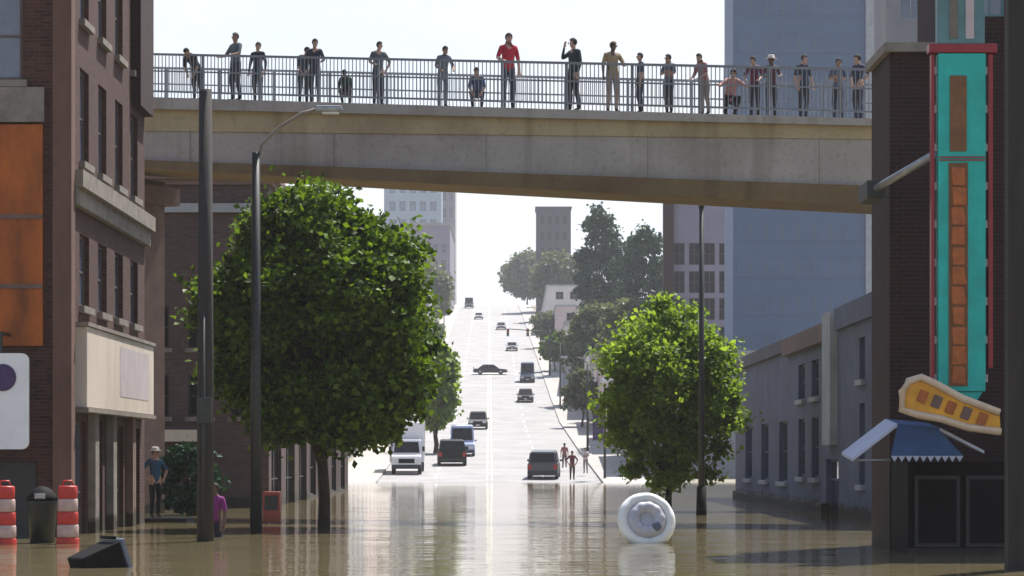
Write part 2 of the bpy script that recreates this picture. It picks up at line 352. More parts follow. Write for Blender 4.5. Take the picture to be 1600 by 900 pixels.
# ------------------------------------------------------------------ buildings with real openings
FACES = {'S': (V((1, 0, 0)), V((0, -1, 0))), 'E': (V((0, 1, 0)), V((1, 0, 0))), 'W': (V((0, -1, 0)), V((-1, 0, 0))), 'N': (V((-1, 0, 0)), V((0, 1, 0)))}
def building(name, label, x0, x1, y0, y1, z0, z1, wm, holes=None, frame='frame', pane='glass', depth=.18, mull=(1, 1), group=None, cornice=None, roof=None, sill=None, hname='window'):
    """box with openings cut in the faces named in holes: {'E': [(u0,u1,z0,z1[,kind]), ...]} in metres along the face and absolute height"""
    holes = holes or {}
    root = thing(name, label, 'building', ((x0 + x1) / 2, (y0 + y1) / 2, z0), 0, group)
    O = V(root.location); b = MB()
    org = {'S': V((x0, y0, 0)), 'E': V((x1, y0, 0)), 'W': V((x0, y1, 0)), 'N': V((x1, y1, 0))}
    wid = {'S': x1 - x0, 'N': x1 - x0, 'E': y1 - y0, 'W': y1 - y0}
    cache = {}
    for f, (u, n) in FACES.items():
        hs = holes.get(f, []); og = org[f] - O
        us = sorted({0, wid[f], *[h[0] for h in hs], *[h[1] for h in hs]}); zs = sorted({z0, z1, *[h[2] for h in hs], *[h[3] for h in hs]})
        P = lambda a, z, d=0: og + u * a + V((0, 0, z)) - n * d
        for ua, ub in zip(us, us[1:]):
            for za, zb in zip(zs, zs[1:]):
                mu, mz = (ua + ub) / 2, (za + zb) / 2
                if any(h[0] < mu < h[1] and h[2] < mz < h[3] for h in hs): continue
                b.quad(P(ua, za), P(ub, za), P(ub, zb), P(ua, zb))
        for h in hs:
            a, c, za, zb = h[:4]; d = depth
            b.quad(P(a, za), P(a, zb), P(a, zb, d), P(a, za, d)); b.quad(P(c, za), P(c, zb), P(c, zb, d), P(c, za, d))
            b.quad(P(a, za), P(c, za), P(c, za, d), P(a, za, d)); b.quad(P(a, zb), P(c, zb), P(c, zb, d), P(a, zb, d))
            kind = h[4] if len(h) > 4 else hname
            w, hh = c - a, zb - za
            key = (f, round(w, 2), round(hh, 2), kind)
            ce = P((a + c) / 2, (za + zb) / 2, d - .03)
            if key in cache:
                src = cache[key]; o = src.copy(); COL.objects.link(o); o.location = ce
                for ch in children(src): k_ = ch.copy(); COL.objects.link(k_); k_.parent = o
                continue
            fb = MB(); t = min(.07, w * .08); e = .05
            def bar(u0, u1, v0, v1, dd=e):
                lo = u * u0 + V((0, 0, v0)) - n * .01; hi = u * u1 + V((0, 0, v1)) + n * dd
                fb.box2([min(p, q) for p, q in zip(lo, hi)], [max(p, q) for p, q in zip(lo, hi)])
            bar(-w / 2, -w / 2 + t, -hh / 2, hh / 2); bar(w / 2 - t, w / 2, -hh / 2, hh / 2)
            bar(-w / 2 + t, w / 2 - t, hh / 2 - t, hh / 2); bar(-w / 2 + t, w / 2 - t, -hh / 2, -hh / 2 + t)
            if kind == 'door':
                bar(-w / 2 + t, w / 2 - t, hh / 2 - .6, hh / 2 - .54, e * .8); bar(-t / 2, t / 2, -hh / 2 + t, hh / 2 - .6, e * .8)
            else:
                for i in range(1, mull[0] + 1): q = -w / 2 + w * i / (mull[0] + 1); bar(q - t / 3, q + t / 3, -hh / 2 + t, hh / 2 - t, e * .8)
                for i in range(1, mull[1] + 1): q = -hh / 2 + hh * i / (mull[1] + 1); bar(-w / 2 + t, w / 2 - t, q - t / 3, q + t / 3, e * .75)
            o = fb.build(kind, M[frame], root, ce)
            pb = MB(); pb.quad(*[u * p + V((0, 0, q)) + n * .012 for p, q in ((-w / 2, -hh / 2), (w / 2, -hh / 2), (w / 2, hh / 2), (-w / 2, hh / 2))]); pb.build('pane', M[pane], o)
            if sill and kind == 'window':
                sb = MB(); lo = u * (-w / 2 - .1) + V((0, 0, -hh / 2 - .14)) + n * (d - .03 + .003); hi = u * (w / 2 + .1) + V((0, 0, -hh / 2 - .002)) + n * (d + .09)
                sb.box2([min(p, q) for p, q in zip(lo, hi)], [max(p, q) for p, q in zip(lo, hi)]); sb.build('sill', M[sill], o)
            cache[key] = o
    dx, dy, H_ = (x1 - x0) / 2, (y1 - y0) / 2, z1 - z0
    b.build('wall', wm, root)
    rb = MB(); rb.box2((-dx + .02, -dy + .02, H_ - .3), (dx - .02, dy - .02, H_ - .02)); rb.build('roof', roof or M['slate'], root)
    if cornice:
        cm, ch, cd = cornice; cb = MB()
        for i, (k, hh) in enumerate(((.5, ch * .5), (1, ch * .5))):
            zb = H_ - .02 + i * ch * .5; q = cd * k
            cb.box2((-dx - q, -dy - q, zb), (dx + q, dy + q, zb + hh - .003))
        cb.build('cornice', M[cm], root)
    return root
def grid(u0, u1, n, w, zs, h):
    out = []
    for z in zs:
        for i in range(n):
            c = lerp(u0, u1, (i + .5) / n); out.append((c - w / 2, c + w / 2, z, z + h))
    return out

# --- near left corner building: front toward the camera, long side down the street
LX = X(105, 58)                                # street face
LY0, LY1 = 58.0, 70.2
side = grid(1.0, 11.6, 4, 1.25, [7.75], 1.95) + grid(1.0, 11.6, 4, 1.35, [4.75], 1.5) + grid(1.0, 11.6, 4, 1.25, [10.7], 1.9)
side += [(.9, 2.6, -.6, 2.35, 'shop_window'), (3.7, 5.0, -.6, 2.4, 'door'), (6.3, 8.4, -.6, 2.3, 'shop_window'), (9.3, 11.3, -.6, 2.3, 'shop_window')]
bl = building('brick_building', 'dark brown brick corner building at the left edge with cream sign on its street side', LX - 14, LX, LY0, LY1, -1.3, 13.6, M['brick'],
              {'E': side, 'S': [(11.2, 13.1, 9.2, 11.0)]}, frame='frame', pane='glass_blue', mull=(1, 1), cornice=('brown_trim', .7, .5), sill='stone')
def part(root, name, m, fn):
    b = MB(); fn(b); o = b.build(name, m, root); o.matrix_parent_inverse = Matrix.Translation(-V(root.location)); return o
def prt(root, name, m, *boxes, bev=0):
    b = MB()
    for lo, hi in boxes: b.box2(V(lo) - root.location, V(hi) - root.location, bev=bev)
    return b.build(name, m, root)
prt(bl, 'stone_band', M['stone'], ((LX - .05, LY0 + .42, 6.75), (LX + .14, LY1 + .06, 7.1)), ((LX - .05, LY0 + .42, 7.103), (LX + .26, LY1 + .08, 7.45)))
prt(bl, 'stone_band', M['stone'], ((LX - 14.0, LY0 - .12, 8.35), (LX - .45, LY0 + .05, 9.05)))
prt(bl, 'corner_pilaster', M['pinkstone'], ((LX - .28, LY0 - .1, -1.2), (LX + .1, LY0 + .4, 13.4)))
for u in (2.85, 5.6, 8.85):
    prt(bl, 'pilaster', M['stone' if u < 6 else 'brown_trim'], ((LX - .05, LY0 + u, -1.2), (LX + .16, LY0 + u + .55, 2.55)), ((LX - .05, LY0 + u - .06, 2.553), (LX + .22, LY0 + u + .61, 2.7)))
prt(bl, 'orange_panel', M['orange'], ((LX - 2.2, LY0 - .09, 3.85), (LX - .48, LY0 + .02, 8.3)))
for zz in (5.0, 6.4): prt(bl, 'panel_rail', M['brown_trim'], ((LX - 2.2, LY0 - .12, zz), (LX - .48, LY0 - .093, zz + .09)))
prt(bl, 'shop_front', M['frame_dark'], ((LX - 2.6, LY0 - .06, -1.2), (LX - .62, LY0 + .02, 1.5)))
prt(bl, 'dark_end_strip', M['brick_dark'], ((LX - .05, LY1 - 2.4, 9.9), (LX + .22, LY1 + .02, 13.55)))  # darker strip at the far end of the top storey
# cream board on the street face
r = thing('shop_sign', 'large cream board with faded lilac patch on the side of the brick corner building', 'sign', (LX + .15, 64, 3.5))
prt(r, 'board', M['cream'], ((LX + .03, 58.7, 2.62), (LX + .3, 69.6, 4.28)), bev=.02)
prt(r, 'faded_patch', M['lilac'], ((LX + .29, 63.6, 2.95), (LX + .306, 68.6, 4.05)))
prt(r, 'edge_trim', M['stone'], ((LX + .02, 58.6, 4.285), (LX + .34, 69.7, 4.36)), ((LX + .02, 58.6, 2.53), (LX + .34, 69.7, 2.615)))
# white hanging board with a dark emblem
sx0, sx1, szb, szt = X(-42, 57), X(45, 57), Z(702, 57), Z(552, 57)
r = thing('hanging_sign', 'white rounded board with dark purple emblem below the orange panel', 'sign', ((sx0 + sx1) / 2, 57, (szb + szt) / 2))
b = MB(); cx, cz, w, h, rr = 0, 0, (sx1 - sx0), (szt - szb), .14; poly = []
for qx, qz, a0 in ((1, 1, 0), (-1, 1, 90), (-1, -1, 180), (1, -1, 270)):
    for k in range(6):
        a = R(a0 + k * 18); poly.append((qx * (w / 2 - rr) + rr * math.cos(a), -.06, qz * (h / 2 - rr) + rr * math.sin(a)))
b.prism(poly, (0, .12, 0)); b.build('board', M['white'], r)
b = MB(); b.lathe((X(5, 57) - (sx0 + sx1) / 2, -.062, Z(590, 57) - (szb + szt) / 2), [(.27, 0), (.27, -.02)], 24, axis='Y'); b.build('emblem', M['purple'], r)
b = MB(); b.box((0, 0, h / 2 + .2), (.06, .06, .4)); b.box((0, .45, h / 2 + .4), (.06, .95, .06)); b.build('bracket', M['metal_dark'], r)

# --- left row beyond the bridge
lb = building('brick_building', 'plum brick building with a pale band behind the leafy tree, under the bridge', X(60, 92), X(420, 92), 92, 110, -1.3, Z(288, 92), M['brick_far'],
              {'S': grid(.4, 7.2, 5, .75, [2.9, 5.1], 1.35), 'E': grid(1, 17, 6, 1.3, [2.9, 5.1], 1.4) + [(1, 5, -.5, 2.3, 'shop_window'), (7, 11, -.5, 2.3, 'shop_window'), (13, 17, -.5, 2.3, 'shop_window')]}, frame='frame_dark', pane='glass_dark', cornice=('brown_trim', .35, .25), sill='stone')
prt(lb, 'stone_band', M['grey_trim'], ((X(60, 92), 91.86, Z(332, 92)), (X(420, 92) + .12, 92.02, Z(318, 92))))
prt(lb, 'awning', M['cream'], ((X(250, 92), 90.9, Z(690, 92)), (X(312, 92), 91.98, Z(672, 92))))
lrow = [('shop_building', 'dark brick shop row beside the flood, farther along behind the leafy tree', 111, 140, 7.6, 'brick_dark', 'frame_dark'),
        ('shop_building', 'low pale shop just beyond the waterline on the left, behind the white truck', 190, 214, 6.6, 'pale_wall', 'frame'),
        ('shop_building', 'grey shop next uphill from the low pale shop on the left', 216, 246, 7.6, 'grey_wall', 'frame_dark'),
        ('shop_building', 'pinkish two storey building up the hill on the left side of the street', 250, 286, 7.2, 'pink_wall', 'frame'),
        ('shop_building', 'pale building uphill of the pinkish one, left side', 292, 332, 6.8, 'pale_wall', 'frame'),
        ('shop_building', 'grey walled building halfway up the left side of the hill', 340, 384, 6.2, 'grey_wall', 'frame'),
        ('shop_building', 'long pale building on the upper left side of the hill', 392, 448, 5.6, 'pale_wall', 'frame'),
        ('shop_building', 'pinkish low block close to the crest, left side', 458, 520, 5.0, 'pink_wall', 'frame_dark'),
        ('shop_building', 'last grey block at the crest on the left side of the street', 530, 600, 4.6, 'grey_wall', 'frame_dark')]
rrow = [('shop_building', 'grey low building at the right waterline behind the small tree', 196, 226, 6.4, 'grey_wall', 'frame'),
        ('shop_building', 'pale building second from the water on the right, behind the small tree', 230, 262, 5.4, 'pale_wall', 'frame_dark'),
        ('shop_building', 'pinkish building just above the small tree on the right side of the street', 268, 300, 5.0, 'pink_wall', 'frame'),
        ('shop_building', 'pale rendered building under the greyish street tree', 306, 342, 4.4, 'pale_wall', 'frame'),
        ('shop_building', 'grey rendered building uphill of the greyish street tree', 350, 390, 4.2, 'grey_wall', 'frame'),
        ('shop_building', 'pale low building two below the hilltop on the right', 398, 446, 4.0, 'pale_wall', 'frame'),
        ('shop_building', 'pink low building one below the hilltop on the right', 456, 520, 3.8, 'pink_wall', 'frame'),
        ('shop_building', 'pale low building at the hilltop on the right, below the domed block', 530, 640, 3.4, 'pale_wall', 'frame')]
for side_, rows_ in (('E', lrow), ('W', rrow)):
    for i, (nm, lab, y0, y1, h, mt, fr) in enumerate(rows_):
        zb = gz((y0 + y1) / 2) + h + 1.2
        if side_ == 'E': xf = X(420, 92) - .2 if y0 == 111 else xc(y1) - RW - SW - .3; x0, x1 = xf - 15, xf
        else: xf = xc(y0) + RW + SW + .3; x0, x1 = xf, xf + 15
        n = max(3, int((y1 - y0) / 7)); L_ = y1 - y0
        hs = [] if L_ < 1 else grid(1, L_ - 1, n, 1.9, [zb - 2.3], 1.4)
        for k in range(n):                     # ground floor shop openings follow the slope
            u = lerp(1, L_ - 1, (k + .5) / n); yy = y0 + u if side_ == 'E' else y1 - u; g_ = gz(yy) + (1.2 if y0 == 111 else .3)
            if g_ + 2.3 < zb - 2.5: hs.append((u - 1.6, u + 1.6, g_, g_ + 2.2, 'shop_window'))
        building(nm, lab, x0, x1, y0, y1, gz(y0) - 1, zb, M[mt], {side_: hs, 'S': grid(1, 14, 5, 1.4, [zb - 2.4], 1.4)}, frame=fr, pane='glass_dark', cornice=('brown_trim' if y0 == 111 else 'grey_trim', .3, .2))
# --- distant left towers
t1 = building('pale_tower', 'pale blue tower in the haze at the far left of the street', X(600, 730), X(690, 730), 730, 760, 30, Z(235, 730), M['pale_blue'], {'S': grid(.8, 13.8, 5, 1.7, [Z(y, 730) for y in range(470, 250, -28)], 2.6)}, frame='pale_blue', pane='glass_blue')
t1b = building('pale_tower', 'slim blue grey tower against the white sky, right beside the pale one', X(688, 745), X(711, 745), 745, 765, 30, Z(250, 745), M['grey_wall'], {'S': grid(.3, 3.5, 2, 1.0, [Z(y, 745) for y in range(470, 265, -26)], 2.4)}, frame='grey_wall', pane='glass_blue')
t2 = building('mauve_building', 'mauve grey building below the pale towers, left of the far street', X(632, 640), X(703, 640), 640, 690, 28, Z(352, 640), M['mauve'], {'S': grid(.6, 9.6, 5, 1.1, [Z(y, 640) for y in (470, 445, 420, 395)], 2.0)}, frame='grey_wall', pane='glass', cornice=('grey_wall', .6, .3))
# --- right of the far street
d1 = building('dark_block', 'dark plum flat topped block on the hill, right of the white sky gap', X(838, 660), X(892, 660), 660, 672, 34, Z(326, 660), M['slate'], {'S': grid(.5, 7.4, 4, 1.0, [Z(y, 660) for y in (450, 425, 400, 375, 350)], 2.0)}, frame='slate', pane='glass_dark', cornice=('slate', .5, .25))
# --- office block and blue tower
ob = building('office_block', 'mauve grey office block with dark windows left of the blue tower', X(1045, 300), X(1150, 300), 300, 309, 4, Z(285, 300), M['mauve'],
              {'S': grid(.3, 6.6, 4, 1.15, [Z(y, 300) for y in (590, 545, 500, 458, 414)], 2.3)}, frame='frame', pane='glass_dark', cornice=('grey_trim', .5, .2))
prt(ob, 'chimney', M['brick_dark'], ((X(1036, 300), 299.2, 4), (X(1052, 300), 300.6, Z(300, 300))))
TX0, TX1 = X(1132, 260), X(1352, 250)
tw = thing('blue_tower', 'tall flat blue grey tower block behind the right end of the bridge', 'building', ((TX0 + TX1) / 2, 255, 0))
b = MB(); b.box2((TX0 - tw.location.x, -5, 1), (TX1 - tw.location.x, 5, 47)); b.build('wall', M['tower'], tw)
b = MB(); b.box2((TX1 - tw.location.x + .02, -5.2, 1), (TX1 - tw.location.x + 1.0, 5, 47.5)); b.build('edge_fin', M['grey_trim'], tw)
for k in range(13):
    b = MB(); z = 4.2 + k * 3.25
    b.box2((TX0 - tw.location.x + .35, -5.05, z), (TX1 - tw.location.x - .35, -4.95, z + 1.75)); o = b.build('window_band', M['tower_glass'], tw)
# --- low blue grey building on the right beyond the bridge
GX, GY0, GY1, GT = 9.0, 71.0, 116.0, 5.45
gh = [(2.4, 3.6, .9, 3.0), (2.4, 3.6, 3.6, 4.7), (13.5, 15.5, 1.0, 2.8), (17.5, 19.5, 1.0, 2.8), (13.5, 15.5, 3.4, 4.5), (17.5, 19.5, 3.4, 4.5), (23, 26, .8, 2.8), (30, 33, .8, 2.8), (37, 40, .8, 2.8)]
gw = [(45 - b_, 45 - a_, c, d) for a_, b_, c, d in gh] + [(45 - 11.5, 45 - 8.4, -.8, 1.55, 'door')]
gb = building('low_building', 'low blue grey building with pale pilaster standing in the flood on the right', GX, GX + 14, GY0, GY1, -1.3, GT, M['grey_blue'], {'W': gw}, frame='grey_blue', pane='glass', depth=.2, sill='grey_trim')
prt(gb, 'pilaster', M['grey_trim'], ((GX - .22, GY0 + 8.6, 1.95), (GX + .05, GY0 + 10.6, GT + .2)))
prt(gb, 'parapet', M['grey_blue'], ((GX - .12, GY0 - .05, GT - .35), (GX + .3, GY0 + 8.4, GT + .25)))
prt(gb, 'cornice', M['brown_trim'], ((GX - .2, GY0 + 10.8, GT - .55), (GX + .3, GY0 + 23, GT - .02)))
prt(gb, 'cornice', M['slate'], ((GX - .15, GY0 + 23.1, GT - .4), (GX + .3, GY1, GT + .02)))
prt(gb, 'plinth', M['stone'], ((GX - .12, GY0 + 11.7, -1.2), (GX + .05, GY1, .28)))
# --- pale grey block rising behind the brick pier
building('grey_block', 'light grey block rising behind the dark brick pier at upper right', X(1366, 95), X(1500, 92), 92, 95, -1.2, 19, M['grey_wall'], {'S': grid(.2, 2.6, 2, .7, [13.2, 15.6], 1.3)}, frame='grey_trim', pane='glass_blue')

# --- near right: brick pier building with shop front
PY = 50.0; PX0, PX1 = X(1362, PY + 2.5), X(1452, PY); PT = Z(82, PY)
pb = thing('brick_building', 'dark red brick building on the right carrying the teal blade sign', 'building', (PX0, PY, -1.2))
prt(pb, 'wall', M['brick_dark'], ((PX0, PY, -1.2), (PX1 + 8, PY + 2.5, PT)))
prt(pb, 'coping', M['stone'], ((PX0 - .1, PY - .12, PT + .003), (PX1 + .25, PY + 2.6, PT + .16)))
prt(pb, 'shop_front', M['black'], ((PX0 + .02, PY - 2.2, -1.2), (PX1 + 3.2, PY - .02, Z(722, PY - 2.2))))
for i in range(3):
    xx = PX0 + .12 + i * .85
    o = prt(pb, 'shop_window', M['frame_dark'], ((xx, PY - 2.27, .12), (xx + .75, PY - 2.203, 1.3)))
    b = MB(); b.box2(V((xx + .06, PY - 2.285, .18)) - pb.location, V((xx + .69, PY - 2.273, 1.24)) - pb.location); b.build('pane', M['black'], o)
prt(pb, 'stall_riser', M['wood_dark'], ((PX0 + .02, PY - 2.3, -1.2), (PX1 + 3.2, PY - 2.21, .1)))
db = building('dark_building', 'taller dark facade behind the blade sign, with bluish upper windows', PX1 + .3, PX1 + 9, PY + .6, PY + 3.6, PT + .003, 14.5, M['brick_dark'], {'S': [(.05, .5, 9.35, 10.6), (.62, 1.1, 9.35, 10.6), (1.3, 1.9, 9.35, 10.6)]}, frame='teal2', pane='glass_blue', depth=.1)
b = MB(); 
r = thing('corner_post', 'thick dark brown post at the right edge of the picture', 'post', (X(1592, 41), 41, -1.2))
b.box((0, 0, 6.5), (.36, .36, 13), bev=.03); b.build('shaft', M['wood_dark'], r)
b = MB(); b.box((0, 0, .35), (.5, .5, .7), bev=.04); b.build('base', M['black'], r)
# steel strut between pier and sign
r = thing('sign_strut', 'pale blue grey steel strut reaching from the brick pier up to the blade sign', 'bracket', W(1372, 293, 48.9))
a, c = W(1366, 296, 48.9), W(1462, 240, 47.3)
b = MB(); b.tube([a - r.location, c - r.location], .07, 8); b.build('beam', M['metal_grey'], r)
b = MB(); b.box(a - r.location + V((.02, .55, 0)), (.3, 1.3, .3), bev=.02); b.build('wall_bracket', M['metal_dark'], r)

# --- blade sign
SY = 47.0
sg = thing('blade_sign', 'tall teal vertical sign with red edging and orange marks', 'sign', W(1500, 345, SY))
def sp(px, py): return W(px, py, SY) - sg.location
def sbox(b, px0, py0, px1, py1, d0, d1, bev=0):
    p, q = sp(px0, py1), sp(px1, py0); b.box2((p.x, d0, p.z), (q.x, d1, q.z), bev=bev)
b = MB(); sbox(b, 1464, 85, 1538, 612, -.14, .14, .015); b.build('panel', M['teal'], sg)
b = MB()
p = sp(1470, 612); poly = [sp(1470, 613) - V((0, .1, 0)), sp(1534, 613) - V((0, .1, 0)), sp(1515, 640) - V((0, .1, 0)), sp(1490, 634) - V((0, .1, 0))]
b.prism(poly, (0, .2, 0)); b.build('panel_tip', M['teal'], sg)
b = MB(); sbox(b, 1463, -40, 1537, 70, -.12, .12, .015); b.build('top_panel', M['teal2'], sg)
for x in (1482, 1507):
    b = MB(); sbox(b, x, -40, x + 13, 62, -.135, -.123); b.build('top_stripe', M['taupe' if x < 1500 else 'lilac'], sg)
b = MB(); sbox(b, 1450, 70, 1556, 84, -.15, .15, .01); b.build('top_edge', M['red'], sg)
for x0, x1 in ((1454, 1459), (1543, 1550)):
    b = MB(); sbox(b, x0, 86, x1, 600 if x0 < 1500 else 575, -.1, .1, .01); b.build('side_edge', M['red'], sg)
for x0, x1 in ((1459.3, 1463.7), (1538.3, 1542.7)):
    for k in range(9):
        b = MB(); y = 105 + k * 60; sbox(b, x0, y, x1, y + 12, -.06, .06); b.build('edge_bracket', M['metal_grey'], sg)
b = MB(); sbox(b, 1482, 120, 1508, 238, -.17, -.143, .008); b.build('upper_plaque', M['strip'], sg)
b = MB(); sbox(b, 1480, 256, 1510, 604, -.16, -.143, .006); b.build('centre_strip', M['strip'], sg)
b = MB()
for y in (246, 250.5): sbox(b, 1465, y, 1537, y + 2, -.165, -.143)
b.build('dividing_tube', M['red'], sg)
random.seed(3)
for k in range(11):                                 # illegible orange patches, one above the other
    y0 = 262 + k * 31; b = MB(); q = [random.uniform(0, 4) for _ in range(4)]; D = V((0, -.19, 0))
    b.prism([sp(1482 + q[0], y0 + q[1] * .5) + D, sp(1507 - q[2], y0 + q[3] * .5) + D, sp(1508 - q[1], y0 + 30 - q[0] * .5) + D, sp(1483 + q[3], y0 + 30 - q[2] * .5) + D], (0, .032, 0), bev=.012)
    b.build('orange_mark', M['orange_neon'], sg)
# --- slanting swoosh sign
AY = 46.4
ar = thing('slanting_sign', 'slanting golden orange sign outlined in cream below the teal sign', 'sign', W(1480, 630, AY))
pts = [(1407, 640), (1408, 612), (1418, 596), (1438, 590), (1460, 600), (1500, 622), (1560, 645), (1562, 675), (1510, 668), (1470, 655), (1432, 648)]
def ap(p, d): q = W(p[0], p[1], AY) - ar.location; return V((q.x, d, q.z))
b = MB(); b.prism([ap(p, -.1) for p in pts], (0, .2, 0)); b.build('panel', M['gold'], ar)
b = MB(); b.tube([ap(p, -.12) for p in pts[6::-1] + pts[:6:-1]], .062, 8); b.build('outline_tube', M['cream_tube'], ar)
for i, p in enumerate([(1440, 620), (1462, 628), (1484, 637), (1508, 646), (1533, 655)]):
    b = MB(); q = ap(p, -.115); b.box(q, (.15, .03, .2), rot=Matrix.Rotation(R(22), 3, 'Y'), bev=.01); b.build('sign_mark', M['orange_neon' if i % 2 == 0 else 'brown_trim'], ar)
# --- awning
KY = 46.6
aw = thing('awning', 'blue and white canvas awning jutting out over the dark shop front', 'awning', W(1430, 690, KY))
def kp(px, py, Y): return W(px, py, Y) - aw.location
L0, T0, T1, R1 = kp(1332, 716, KY), kp(1402, 662, KY), kp(1468, 668, KY), kp(1538, 704, KY)
dv = V((0, 1.5, .1)); th = V((0, 0, -.05))
def slab(b, a, c, d=dv):
    b.prism([a, c, c + th, a + th], d)
b = MB(); slab(b, L0, T0); b.build('side_slope', M['pale_fabric'], aw)
b = MB(); slab(b, T0, T1); b.build('canopy', M['blue_fabric'], aw)
b = MB(); slab(b, T1, R1); b.build('side_slope', M['pale_fabric'], aw)
e = V((0, -.02, 0))
b = MB(); b.prism([T0 + th + e, T1 + th + e, kp(1505, 712, KY) + e, kp(1392, 712, KY) + e], (0, .03, 0)); b.build('front_panel', M['blue_fabric'], aw)
b = MB(); q = [kp(1392 + k * 113 / 10, 712, KY) + e for k in range(11)]
for i in range(10): b.prism([q[i] + V((0, 0, -.003)), q[i + 1] + V((0, 0, -.003)), (q[i] + q[i + 1]) / 2 + V((0, 0, -.1))], (0, .02, 0))
b.build('valance', M['pale_fabric'], aw)
b = MB(); b.tube([L0 + V((0, .1, -.03)), V((kp(1392, 712, KY).x, .1, L0.z - .03)), V((kp(1392, 712, KY).x, 1.4, L0.z - .03))], .02); b.build('frame_rod', M['metal_grey'], aw)

# ------------------------------------------------------------------ footbridge
BL, BR = 79.0, 69.0                              # depth at the left and right end
PXL, PXR = 150, 1480
def bY(px): return 1 / lerp(1 / BL, 1 / BR, (px - 230) / 1130)
def edge(y230, y1360):                           # photo rows at px 230 and px 1360 -> world line through both
    a = W(230, y230, bY(230)); c = W(1360, y1360, bY(1360)); return a, c
DIR = (W(1360, 0, BR) - W(230, 0, BL)); DIR.z = 0; DIRN = DIR.normalized(); LEN = DIR.length
NRM = V((DIRN.y, -DIRN.x, 0))                    # toward the camera
A0 = V((X(230, BL), BL, 0))
def bline(y0, y1): return Z(y0, BL), Z(y1, BR)
def bpt(t, zs, d=0):                             # t metres along, zs = heights at both ends, d metres back from the front face
    return A0 + DIRN * t - NRM * d + V((0, 0, lerp(zs[0], zs[1], t / LEN)))
def tpx(px):                                     # distance along the bridge for a photo column (front face)
    k = (px - 800) / F; return (k * A0.y - A0.x) / (DIRN.x - k * DIRN.y)
T_0, T_1 = -4.0, LEN + 5
fb = thing('footbridge', 'grey and brown footbridge crossing above the flooded street', 'bridge', bpt(LEN / 2, (0, 0)))
def beam(b, top, bot, d0, d1, t0=T_0, t1=T_1):
    o = fb.location
    P = [bpt(t, zz, d) - o for t in (t0, t1) for zz in (bot, top) for d in (d0, d1)]
    v = [b.bm.verts.new(p) for p in P]
    for f in ((0, 1, 3, 2), (4, 6, 7, 5), (0, 4, 5, 1), (2, 3, 7, 6), (0, 2, 6, 4), (1, 5, 7, 3)): b.bm.faces.new([v[i] for i in f])
zdeck = bline(152, 186); zk = bline(170, 197); zb1 = bline(204, 217); zb2 = bline(250, 290); zb3 = bline(264, 322)
WB = 3.6
b = MB(); beam(b, zdeck, zk, -.12, WB + .12); b.build('deck', M['concrete_grey'], fb)
b = MB(); beam(b, (zk[0] - .003, zk[1] - .003), zb1, .06, WB - .06); b.build('upper_flange', M['tan_band'], fb)
b = MB(); beam(b, (zb1[0] - .003, zb1[1] - .003), zb2, .1, .5); beam(b, (zb1[0] - .003, zb1[1] - .003), zb2, WB - .5, WB - .1); b.build('girder', M['concrete_grey'], fb)
b = MB(); beam(b, (zb2[0] - .003, zb2[1] - .003), zb3, -.03, WB + .03); b.build('lower_flange', M['rust'], fb)
t = T_0 + .7
while t < T_1:
    b = MB(); beam(b, (zb1[0] - .006, zb1[1] - .006), (zb2[0] + .003, zb2[1] + .003), .055, .097, t, t + .05); b.build('stiffener', M['concrete_grey'], fb); t += 4.6
RH = 1.22
up = lambda zz, h: (zz[0] + h, zz[1] + h)
for d0 in (.0, WB - .05):
    b = MB(); beam(b, up(zdeck, RH), up(zdeck, RH - .06), d0, d0 + .06); b.build('top_rail', M['rail'], fb)
    b = MB(); beam(b, up(zdeck, .2), up(zdeck, .15), d0 + .01, d0 + .05); b.build('bottom_rail', M['rail'], fb)
    b = MB(); beam(b, up(zdeck, .75), up(zdeck, .71), d0 + .01, d0 + .045); b.build('middle_rail', M['rail'], fb)
    t = T_0 + .1
    b = MB()
    while t < T_1:
        beam(b, up(zdeck, RH - .063), up(zdeck, .203), d0 + .02, d0 + .036, t, t + .02); t += .115
    b.build('baluster_infill', M['rail'], fb)
    t = T_0 + .2
    while t < T_1:
        b = MB(); beam(b, up(zdeck, RH - .003), up(zdeck, .003), d0 + .062, d0 + .12, t, t + .06); b.build('post', M['rail'], fb); t += 1.85
# abutment pier at the left end, behind the brick building
ap_ = thing('bridge_pier', 'brown pier under the left end of the footbridge', 'pier', bpt(-2.1, (0, 0), 1.8))
b = MB(); b.box((0, 0, (zb3[0] - 1.2) / 2 - .02), (1.0, 2.6, zb3[0] + 1.2), rz=math.atan2(DIRN.y, DIRN.x)); b.build('shaft', M['brown_trim'], ap_)
b = MB(); b.box((0, 0, zb3[0] - .45), (1.5, 3.4, .5), rz=math.atan2(DIRN.y, DIRN.x)); b.build('cap', M['brown_trim'], ap_)

